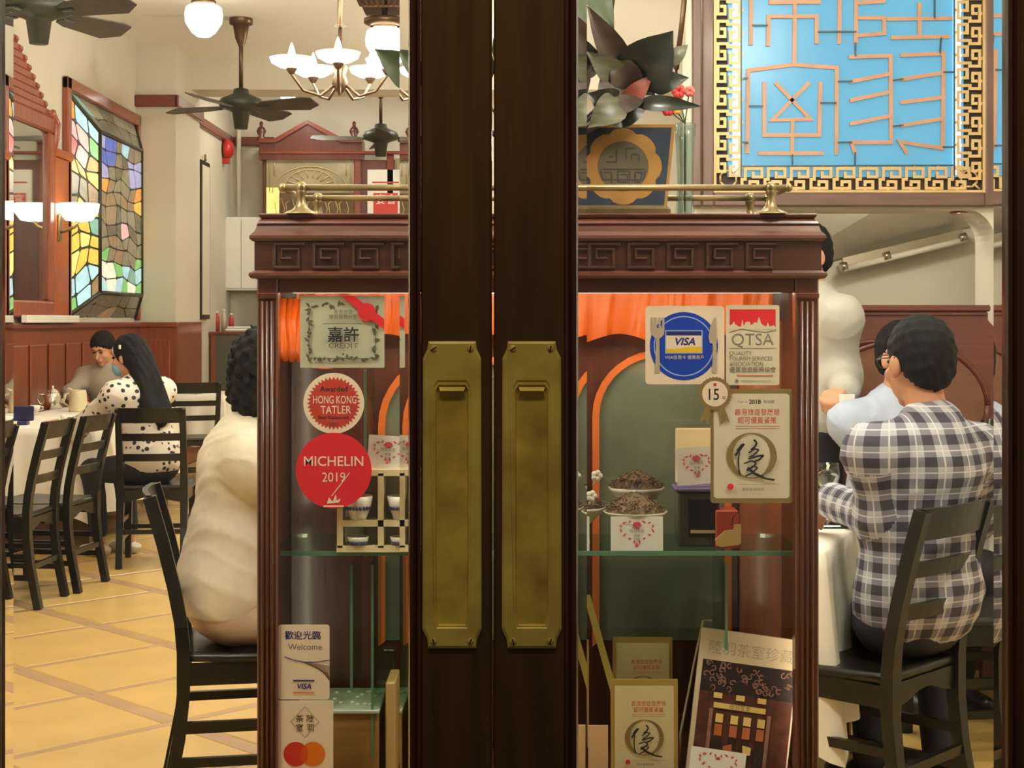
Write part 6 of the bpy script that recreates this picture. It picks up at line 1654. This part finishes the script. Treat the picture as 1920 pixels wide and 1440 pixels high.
    for a_ in range(3):
        o = [0, 0, 0]; o[a_] = 1
        s0 = ins[1:-1, 1:-1, 1:-1]; s1 = ins[1 + o[0]:n[0] - 1 + o[0], 1 + o[1]:n[1] - 1 + o[1], 1 + o[2]:n[2] - 1 + o[2]]
        ch = np.argwhere(s0 != s1) + 1
        if not len(ch): continue
        u, w = [(1, 2), (2, 0), (0, 1)][a_]
        du = np.zeros(3, int); du[u] = 1; dw = np.zeros(3, int); dw[w] = 1
        g = lambda p: vid[p[:, 0], p[:, 1], p[:, 2]]
        q = np.stack([g(ch - du - dw), g(ch - dw), g(ch), g(ch - du)], 1)
        fl = ins[ch[:, 0], ch[:, 1], ch[:, 2]]
        q[~fl] = q[~fl][:, ::-1]
        faces.append(q[(q >= 0).all(1)])
    Fq = np.concatenate(faces) if faces else np.zeros((0, 4), int)
    return V, Fq

def np_part(name, V, Fq, m, parent, attr=None, label=None):
    me = bpy.data.meshes.new(name)
    me.vertices.add(len(V)); me.vertices.foreach_set('co', V.astype(np.float32).ravel())
    me.loops.add(len(Fq) * 4); me.loops.foreach_set('vertex_index', Fq.astype(np.int32).ravel())
    me.polygons.add(len(Fq)); me.polygons.foreach_set('loop_start', np.arange(0, len(Fq) * 4, 4, dtype=np.int32))
    me.polygons.foreach_set('use_smooth', np.ones(len(Fq), dtype=bool))
    me.update(calc_edges=True); me.validate()
    me.materials.append(m)
    if attr is not None:
        a = me.attributes.new('pat', 'FLOAT_VECTOR', 'CORNER'); a.data.foreach_set('vector', attr.astype(np.float32).ravel())
    o = bpy.data.objects.new(name, me); COL.objects.link(o); o.parent = parent; W[o.name] = W[parent.name]
    if label: o['label'] = label
    return o

def pattern_coords(V, Q, prims):
    """cloth coordinates per face corner: around and along the limb nearest to the face"""
    C = V[Q].mean(1)
    def ev(p, X, dist):
        if p[0] == 'e':
            if dist: return np.sqrt((((X - _np(p[1])) / np.array(p[2])) ** 2).sum(1)) * min(p[2]) - min(p[2])
            return np.stack([np.arctan2(X[:, 0], -(X[:, 1])) * .165, X[:, 2], X[:, 0] * 0], 1)
        a, b_ = _np(p[1]), _np(p[2]); ab = b_ - a; L = np.linalg.norm(ab); ab = ab / max(L, 1e-6)
        tu = (X - a) @ ab; t = np.clip(tu, 0, L); q = X - a - t[:, None] * ab
        if dist: return np.linalg.norm(q, axis=1) - (p[3] + p[4]) / 2 + (.012 if L > .25 else 0.0)
        if len(p) > 6: return np.stack([np.arctan2(X[:, 0], -(X[:, 1])) * .165, X[:, 2], X[:, 0] * 0], 1)
        u = np.cross(ab, [0, 0, 1.0]); u = u / max(np.linalg.norm(u), 1e-6); w = np.cross(u, ab)
        return np.stack([np.arctan2(q @ w, q @ u) * .055, tu + p[5], tu * 0], 1)
    idx = np.argmin(np.stack([ev(p, C, True) for p in prims]), 0)
    out = np.zeros((len(Q), 4, 3))
    for k, p in enumerate(prims):
        m = idx == k
        if m.any(): out[m] = ev(p, V[Q[m]].reshape(-1, 3), False).reshape(-1, 4, 3)
    return out.reshape(-1, 3)

def plaid(name):
    m = bpy.data.materials.new(name); m.use_nodes = True; nt = m.node_tree; N = nt.nodes; L = nt.links; b = N['Principled BSDF']
    b.inputs['Roughness'].default_value = .8
    at = N.new('ShaderNodeAttribute'); at.attribute_name = 'pat'; sp = N.new('ShaderNodeSeparateXYZ'); L.new(at.outputs['Vector'], sp.inputs[0])
    def mth(op, a, v=None):
        n = N.new('ShaderNodeMath'); n.operation = op
        if hasattr(a, 'links'): L.new(a, n.inputs[0])
        else: n.inputs[0].default_value = a
        if v is not None:
            if hasattr(v, 'links'): L.new(v, n.inputs[1])
            else: n.inputs[1].default_value = v
        return n.outputs[0]
    def band(o):
        f = mth('FRACT', mth('ADD', mth('MULTIPLY', o, 1 / .058), 50.0))
        dk = mth('LESS_THAN', f, .46)
        ln = mth('MULTIPLY', mth('GREATER_THAN', f, .70), mth('LESS_THAN', f, .76))
        return dk, ln
    dx_, lx = band(sp.outputs[0]); dy_, ly = band(sp.outputs[1])
    s = mth('MULTIPLY', mth('ADD', dx_, dy_), .5)
    rp = N.new('ShaderNodeValToRGB'); e = rp.color_ramp.elements
    e[0].position = 0; e[0].color = (*lin((172, 170, 178)), 1); e[1].position = 1; e[1].color = (*lin((56, 50, 62)), 1)
    el = e.new(.5); el.color = (*lin((118, 114, 124)), 1)
    L.new(s, rp.inputs[0])
    mx = N.new('ShaderNodeMixRGB'); mx.inputs[2].default_value = (*lin((204, 200, 200)), 1); L.new(mth('MULTIPLY', mth('MAXIMUM', lx, ly), .75), mx.inputs[0]); L.new(rp.outputs[0], mx.inputs[1])
    L.new(mx.outputs[0], b.inputs['Base Color'])
    return m
def polka(name):
    m = bpy.data.materials.new(name); m.use_nodes = True; nt = m.node_tree; N = nt.nodes; L = nt.links; b = N['Principled BSDF']; b.inputs['Roughness'].default_value = .75
    tc = N.new('ShaderNodeTexCoord'); v = N.new('ShaderNodeTexVoronoi'); v.inputs['Scale'].default_value = 25; v.inputs['Randomness'].default_value = .6; L.new(tc.outputs['Object'], v.inputs['Vector'])
    rp = N.new('ShaderNodeValToRGB'); rp.color_ramp.interpolation = 'LINEAR'; e = rp.color_ramp.elements
    e[0].position = .30; e[0].color = (*lin((40, 34, 34)), 1); e[1].position = .34; e[1].color = (*lin((222, 210, 196)), 1)
    L.new(v.outputs['Distance'], rp.inputs[0]); L.new(rp.outputs[0], b.inputs['Base Color'])
    return m

M_SKIN = mat('skin', (204, 150, 116), .5, var=.06, scale=9, spec=.35)
M_SKIN2 = mat('skin_tan', (186, 130, 98), .5, var=.06, scale=9, spec=.35)
M_HAIRB = mat('hair_black', (16, 16, 16), .75, spec=.2, var=.5, scale=40, stretch=(1, 1, .25), bump=.25, bscale=120)
M_HAIRG = mat('hair_dark', (26, 22, 18), .75, spec=.2, var=.5, scale=40, stretch=(1, 1, .25), bump=.25, bscale=120)
M_EYE = mat('eye_dark', (30, 24, 22), .2, var=0)
M_SHOE = mat('shoe_black', (26, 24, 24), .35, var=.1)

def person(label, M, o):
    """o: dict with the pose in local coordinates (facing +Y, up Z); world points are given as ('w', point)"""
    t = thing('person', label, 'person', M=M)
    Mi = M.inverted()
    g = lambda v: Vector(v) if v[0] != 'w' else Mi @ Vector(v[1])
    st = o.get('stand', False); S_ = o.get('size', 1.0)
    wd_ = o.get('width', 1.0)
    hip = Vector(o.get('hip', (0, -.06, .555 if not st else .93)))
    Rt = Matrix.Rotation(math.radians(o.get('turn', 0)), 4, 'Z') @ Matrix.Rotation(math.radians(o.get('side', 0)), 4, 'Y') @ Matrix.Rotation(math.radians(-o.get('lean', 0)), 4, 'X')
    R3 = [list(r)[:3] for r in Rt.to_3x3()]
    T = lambda v: hip + (Rt @ Vector(v)) * S_
    bend = o.get('hunch', .0)
    waist, chest, neckb, neck = T((0, .012, .17)), T((0, .012 - .3 * bend, .36)), T((0, .0, .485)), T((0, .012 + bend * .5, .545))
    head = T((0, .038 + bend, .655))
    sh = [T((s * .176 * wd_, .0 + bend * .4, .425)) for s in (-1, 1)]
    Rh = Matrix.Rotation(math.radians(o.get('turn', 0) + o.get('yaw', 0)), 4, 'Z') @ Matrix.Rotation(math.radians(-o.get('pitch', 0)), 4, 'X') @ Matrix.Rotation(math.radians(o.get('tilt', 0)), 4, 'Y')
    Hh = lambda v: head + (Rh @ Vector(v)) * S_
    H3 = [list(r)[:3] for r in Rh.to_3x3()]
    el = [g(o['lel']), g(o['rel'])]; wr = [g(o['lwr']), g(o['rwr'])]
    hd = [g(o.get('lhd', o['lwr'])) if 'lhd' in o else None, g(o['rhd']) if 'rhd' in o else None]
    kn = [g(v) for v in o.get('knees', ((-.11, .36, .50), (.11, .36, .50)))]; an = [g(v) for v in o.get('ankles', ((-.11, .34, .085), (.11, .34, .085)))]
    toe = [g(v) for v in o.get('toes', tuple((a.x, a.y + .15, .035) for a in an))]
    hj = [hip + Vector((s * .088, .02, -.02)) for s in (-1, 1)]
    def torso(inf, low=True):
        p = [('e', waist, (.132 * wd_ + inf, .098 + inf, .15), R3), ('e', chest, (.160 * wd_ + inf, .112 + inf, .155), R3), ('c', sh[0], sh[1], .048 + inf, .048 + inf, 0, 1), ('e', T((0, -.02, .40)), (.12 + inf, .09 + inf, .09), R3)]
        for q in sh: p.append(('c', T((0, -.012, .47)), q - Vector((0, 0, .004)), .050 + inf, .044 + inf, 0, 1))
        bx_ = o.get('boxy', 0) if inf > 0 else 0
        if bx_: p += [('e', T((0, -.005, .20)), (.135 * wd_ + bx_, .11 + bx_, .16), R3), ('e', T((0, -.01, .08)), (.15 * wd_ + bx_, .12 + bx_, .12), R3)]
        if o.get('bust'): p.append(('e', T((0, .085, .33)), (.125 + inf, .06 + inf, .075), R3))
        if low: p.append(('e', hip + Vector((0, 0, .02)), (.160 * wd_ + inf, .122 + inf, .115 + inf), None))
        return p
    def arm(i, inf, full=True):
        L0 = (el[i] - sh[i]).length
        p = [('c', sh[i], el[i], .046 + inf, .041 + inf, 0.0)]
        e2 = wr[i] if full else el[i] + (wr[i] - el[i]) * .35
        p.append(('c', el[i], e2, .041 + inf * 1.2, (.029 if full else .038) + inf * 1.5, L0)); return p
    def leg(i, inf, b=1.0):
        k2 = kn[i] + (an[i] - kn[i]) * b
        return [('c', hj[i], kn[i], .082 + inf, .058 + inf), ('c', kn[i], k2, .056 + inf, .038 + (1 - b) * .02 + inf * 1.3)]
    # --- body: one continuous skin
    B = torso(-.012)
    for i in (0, 1): B += arm(i, -.006) + leg(i, -.008)
    B += [('c', neckb, Hh((0, -.015, -.06)), .054 * S_, .050 * S_)]
    for c, r in (((0, -.012, .022), (.075, .093, .092)), ((0, .026, -.045), (.057, .066, .068))): B.append(('e', Hh(c), tuple(x * S_ for x in r), H3))
    B += [('c', Hh((0, .066, -.098)), Hh((0, .05, -.07)), .020, .024), ('c', Hh((-.034, .080, .030)), Hh((.034, .080, .030)), .013, .013), ('e', Hh((-.038, .062, -.03)), (.024, .024, .024)), ('e', Hh((.038, .062, -.03)), (.024, .024, .024))]
    small = [('c', Hh((0, .090, .004)), Hh((0, .112, -.028)), .008, .013), ('c', Hh((-.017, .090, -.060)), Hh((.017, .090, -.060)), .0075, .0075)]
    for s in (-1, 1): small.append(('e', Hh((s * .079, -.010, -.012)), (.012, .021, .033), H3))
    for i in (0, 1):
        if hd[i] is not None:
            d = (hd[i] - wr[i]).normalized(); nrm = Vector(o.get('palm', (0, 0, -1))); nrm = (nrm - d * nrm.dot(d)).normalized(); sd = d.cross(nrm).normalized() * (1 if i else -1)
            cu = o.get('curl', .35)
            for q, (off, L) in enumerate(((-.030, .070), (-.010, .082), (.011, .078), (.030, .062))):
                kk = wr[i] + d * .085 - sd * off; m1 = kk + (d * math.cos(cu) + nrm * math.sin(cu)) * L * .5; m2 = m1 + (d * math.cos(cu * 2.3) + nrm * math.sin(cu * 2.3)) * L * .5
                small += [('c', wr[i] + d * .01 - sd * off * .5, kk, .016, .0115), ('c', kk, m1, .0098, .009), ('c', m1, m2, .009, .0075)]
            th0 = wr[i] + d * .03 + sd * .026; th1 = th0 + (d * .7 + sd * .6 + nrm * .35).normalized() * .04; th2 = th1 + (d * .95 + nrm * .3).normalized() * .032
            small += [('c', th0, th1, .014, .011), ('c', th1, th2, .011, .0085)]
        e = an[i]
    sk = o.get('skin', M_SKIN)
    V, Q = sdf_mesh(B + [('c', a[1], a[2], a[3], a[4]) if a[0] == 'c' else a for a in small], o.get('res', .0075), .012)
    np_part('body', V, Q, sk, t)
    for s in (-1, 1):
        b = MB(); b.sphere(Hh((s * .031, .084, .006)), (.011, .008, .007), 10, 8); part('eye', b, M_EYE, t, local=True)
        b = MB(); b.tube([Hh((s * .048, .084, .030)), Hh((s * .032, .094, .036)), Hh((s * .016, .094, .032))], [.002, .0035, .003], 6); part('eyebrow', b, o.get('hair', M_HAIRB), t, local=True)
    # --- shirt
    inf = o.get('ease', .012)
    P_ = torso(inf, True)
    for i in (0, 1): P_ += arm(i, inf * .9, o.get('long', True))
    if o.get('collar', True): P_.append(('c', neckb - (neck - neckb) * .3, neckb + (neck - neckb) * .45, .064, .060, 0, 1))
    cz = hip.z - o.get('hem', .05)
    V, Q = sdf_mesh(P_, .0085, .055, o.get('wrinkle', .0022), ((Vector((0, 0, cz)), (0, .0, -1)), (neck + Vector((0, 0, .012)), (neck - neckb) + Vector((0, .02, 0)))), o.get('seed', 1), folds=True)
    at_ = pattern_coords(V, Q, P_) if o.get('pattern') else None
    np_part('shirt', V, Q, o['shirt'], t, at_)
    # --- trousers and shoes
    P_ = [('e', hip + Vector((0, 0, .0)), (.165 * wd_ + .004, .126 + .004, .12), None)]
    for i in (0, 1): P_ += leg(i, .010, o.get('leglen', .94))
    V, Q = sdf_mesh(P_, .011, .03, .0015, (), 3)
    np_part('trousers', V, Q, o['pants'], t)
    for i in (0, 1):
        a, e = an[i], toe[i]
        d = (Vector((e.x, e.y, 0)) - Vector((a.x, a.y, 0))).normalized()
        V, Q = sdf_mesh([('c', Vector((a.x, a.y, .045)) - d * .035, Vector((a.x, a.y, .04)) + d * .05, .042, .042), ('c', Vector((a.x, a.y, .035)) + d * .05, Vector((e.x, e.y, .03)), .042, .032)], .008, .02, 0, ((Vector((0, 0, .002)), (0, 0, -1)), (Vector((a.x, a.y, .068)), (d.x * -.25, d.y * -.25, 1))))
        np_part('shoe', V, Q, o.get('shoe', M_SHOE), t)
    # --- hair
    hs = o.get('style', 'short'); hm = o.get('hair', M_HAIRB)
    hp = [('e', Hh((0, -.018, .034)), (.088, .104, .098), H3), ('e', Hh((0, -.05, -.01)), (.074, .066, .08), H3)]
    n_ = (Rh @ Vector((0, .66, -.75))); cut = [(Hh((0, .080, .060)), n_)]
    if hs == 'curly':
        hp = [('e', Hh((0, -.03, .035)), (.125, .135, .125), H3), ('e', Hh((0, -.06, -.05)), (.11, .09, .095), H3)]; cut = [(Hh((0, .075, .055)), (Rh @ Vector((0, .86, -.5))))]
        V, Q = sdf_mesh(hp, .005, .03, .0065, cut, 5, fringe=.010, curls=True)
    elif hs == 'long':
        hp += [('c', Hh((-.035, -.075, -.03)), T((-.06, -.135, .30)), .062, .045), ('c', Hh((.035, -.075, -.03)), T((.06, -.135, .26)), .062, .042), ('c', Hh((0, -.085, -.03)), T((0, -.14, .22)), .06, .035)]
        cut = [(Hh((0, .060, .052)), (Rh @ Vector((0, .93, -.36))))]
        V, Q = sdf_mesh(hp, .006, .03, .0028, cut, 2, (150, 12, 24), .008)
    else:
        V, Q = sdf_mesh(hp, .005, .02, .0016, cut, 2, fringe=.009, curls=True)
    np_part('hair', V, Q, hm, t)
    t['_h'] = 0; del t['_h']
    return t, Hh, T

def wpt(x, y, Y): return ('w', P(x, y, Y))
M_PLAID = plaid('plaid_cotton'); M_POLKA = polka('polka_dot_cotton')
M_JEANS = mat('dark_jeans', (38, 42, 54), .8, var=.2, scale=30); M_BLKP = mat('black_trousers', (34, 32, 32), .8, var=.15)
M_BLSH = mat('light_blue_cotton', (176, 186, 206), .75, var=.05, scale=10); M_WHSH = mat('white_jacket_cotton', (184, 180, 169), .7, var=.04, scale=10)
M_LINEN = mat('cream_linen', (214, 202, 180), .75, var=.05, scale=30, bump=.08, bscale=90); M_BEIGE = mat('beige_trousers', (190, 164, 142), .75, var=.06)
M_GREYS = mat('grey_cotton', (164, 150, 130), .8, var=.06)

# man in plaid
t, Hh, T = person('seated man in a grey plaid shirt seen from behind, turned to the table', place(1.06, 4.32, 32), dict(
    hip=(.03, -.07, .565), lean=-4, side=2, boxy=.025, yaw=-13, pitch=4, size=1.06, width=1.10, hunch=.02, shirt=M_PLAID, pants=M_JEANS, pattern=True, ease=.018, hem=.16, wrinkle=.006, seed=3, skin=M_SKIN2, res=.007,
    lel=('w', (1.01, 4.20, .84)), lwr=('w', (.93, 4.46, .855)), lhd=('w', (.88, 4.60, .785)), rel=('w', (1.36, 4.52, .80)), rwr=('w', (1.10, 4.66, .83)), rhd=('w', (.98, 4.72, .80)),
    knees=(('w', (1.09, 4.66, .50)), ('w', (1.27, 4.64, .50))), ankles=(('w', (1.05, 4.50, .085)), ('w', (1.27, 4.56, .085))), style='short'))
b = MB(); b.tube([Hh((-.083, -.02, .012)), Hh((-.078, .05, .014)), Hh((-.066, .092, .012))], .0022, 6); part('glasses_temple', b, M_BLACK, t, local=True)
for s in (-1, 1):
    b = MB(); b.tube([Hh((s * .034 + .024 * math.cos(a), .104, .006 + .019 * math.sin(a))) for a in [q * math.pi / 8 for q in range(17)]], .0018, 5); part('glasses_rim', b, M_BLACK, t, local=True)
# man in light blue
t, Hh, T = person('man in a light blue shirt facing the man in plaid', place(1.40, 5.66, 206), dict(
    hip=(0, -.04, .56), lean=6, yaw=4, pitch=4, size=1.06, width=1.08, shirt=M_BLSH, pants=M_BLKP, ease=.016, seed=5, boxy=.015, wrinkle=.008,
    rel=wpt(1655, 890, 5.50), rwr=('w', (1.50, 5.28, .80)), rhd=('w', (1.60, 5.22, .79)), lel=('w', (1.78, 5.60, .84)), lwr=('w', (1.66, 5.36, .80)), lhd=('w', (1.64, 5.27, .79)), ankles=((-.11, .22, .085), (.11, .2, .085)), style='short'))
# waiter
t, Hh, T = person('standing waiter in a white jacket beside the display cabinet', place(1.175, 6.0, 112), dict(
    stand=True, hip=(0, 0, .95), size=1.04, width=1.05, yaw=6, pitch=10, shirt=M_WHSH, pants=M_BLKP, ease=.022, seed=9, boxy=.02, wrinkle=.005, hem=.12, palm=(0, .2, -1), curl=.7,
    lel=('w', (1.27, 5.90, 1.16)), lwr=('w', (1.235, 5.70, 1.125)), lhd=('w', (1.16, 5.62, 1.10)), rel=('w', (.82, 6.1, 1.14)), rwr=('w', (.92, 5.84, 1.12)), rhd=('w', (1.0, 5.74, 1.10)),
    knees=((-.09, .02, .50), (.09, .02, .50)), ankles=((-.10, -.01, .085), (.10, -.01, .085)), style='short'))
b = MB(); c = P(1588, 762, 5.6); b.box((c.x - .03, c.y - .008, c.z - .06), (c.x + .028, c.y + .004, c.z + .045), .003)
solo('order_pad', b, M_PAPER, 'white order pad hanging from the waiter\'s hand', 'pad')
# woman in white
person('seated woman in a cream linen blouse with black curly hair', place(-.75, 4.48, -80), dict(
    hip=(0, -.07, .565), lean=7, yaw=-4, pitch=8, hunch=.035, width=1.06, size=1.0, bust=True, shirt=M_LINEN, pants=M_BEIGE, ease=.024, hem=.03, boxy=.030, wrinkle=.008, seed=2, style='curly', collar=False, long=False,
    rel=('w', (-.52, 4.26, .86)), rwr=('w', (-.33, 4.36, .79)), rhd=('w', (-.24, 4.42, .77)), lel=('w', (-.52, 4.74, .86)), lwr=('w', (-.33, 4.62, .79)), lhd=('w', (-.24, 4.58, .77)), res=.0075))
# woman in polka dots
t, Hh, T = person('woman in a polka dot blouse with long black hair and a blue mask', place(-2.10, 8.84, 52), dict(
    hip=(0, -.05, .555), lean=14, side=-2, yaw=16, pitch=10, width=.98, size=.98, bust=True, shirt=M_POLKA, pants=M_BLKP, ease=.018, hem=.04, seed=4, boxy=.015, wrinkle=.007, style='long', collar=False, res=.0085,
    lel=wpt(142, 806, 8.92), lwr=wpt(108, 792, 9.12), lhd=wpt(84, 793, 9.2), rel=('w', (-2.22, 9.28, .85)), rwr=('w', (-2.42, 9.3, .79)), rhd=('w', (-2.52, 9.32, .78)),
    knees=((-.11, .36, .50), (.11, .36, .50)), ankles=((-.10, .30, .085), (.10, .28, .085)), leglen=.82, shoe=mat('shoe_cream', (226, 214, 190), .5)))
V, Q = sdf_mesh([('e', Hh((0, .060, -.055)), (.058, .052, .050), None), ('c', Hh((0, .10, -.03)), Hh((0, .085, -.085)), .02, .02)], .005, .02, 0, ((Hh((0, .030, -.055)), (Hh((0, -1, 0)) - Hh((0, 0, 0)))),))
np_part('face_mask', V, Q, mat('mask_blue', (126, 178, 206), .7, var=.04), t)
b = MB(); b.box(Hh((-.098, -.02, .055)) - Vector((.006, .006, .012)), Hh((-.098, -.02, .055)) + Vector((.006, .006, .012)), .002); part('hair_clip', b, M_PAPER, t, local=True)
# man in grey
person('man in a grey shirt looking down at the long white table', place(-3.02, 11.55, 172), dict(
    hip=(0, -.05, .555), lean=14, yaw=-6, pitch=26, width=1.02, size=.98, shirt=M_GREYS, pants=M_BLKP, seed=6, hair=M_HAIRG, style='short', collar=False, long=False, res=.009,
    lel=('w', (-2.78, 11.30, .84)), lwr=('w', (-2.84, 11.08, .79)), lhd=('w', (-2.90, 11.0, .78)), rel=('w', (-3.26, 11.32, .84)), rwr=('w', (-3.14, 11.1, .79)), rhd=('w', (-3.06, 11.02, .78))))
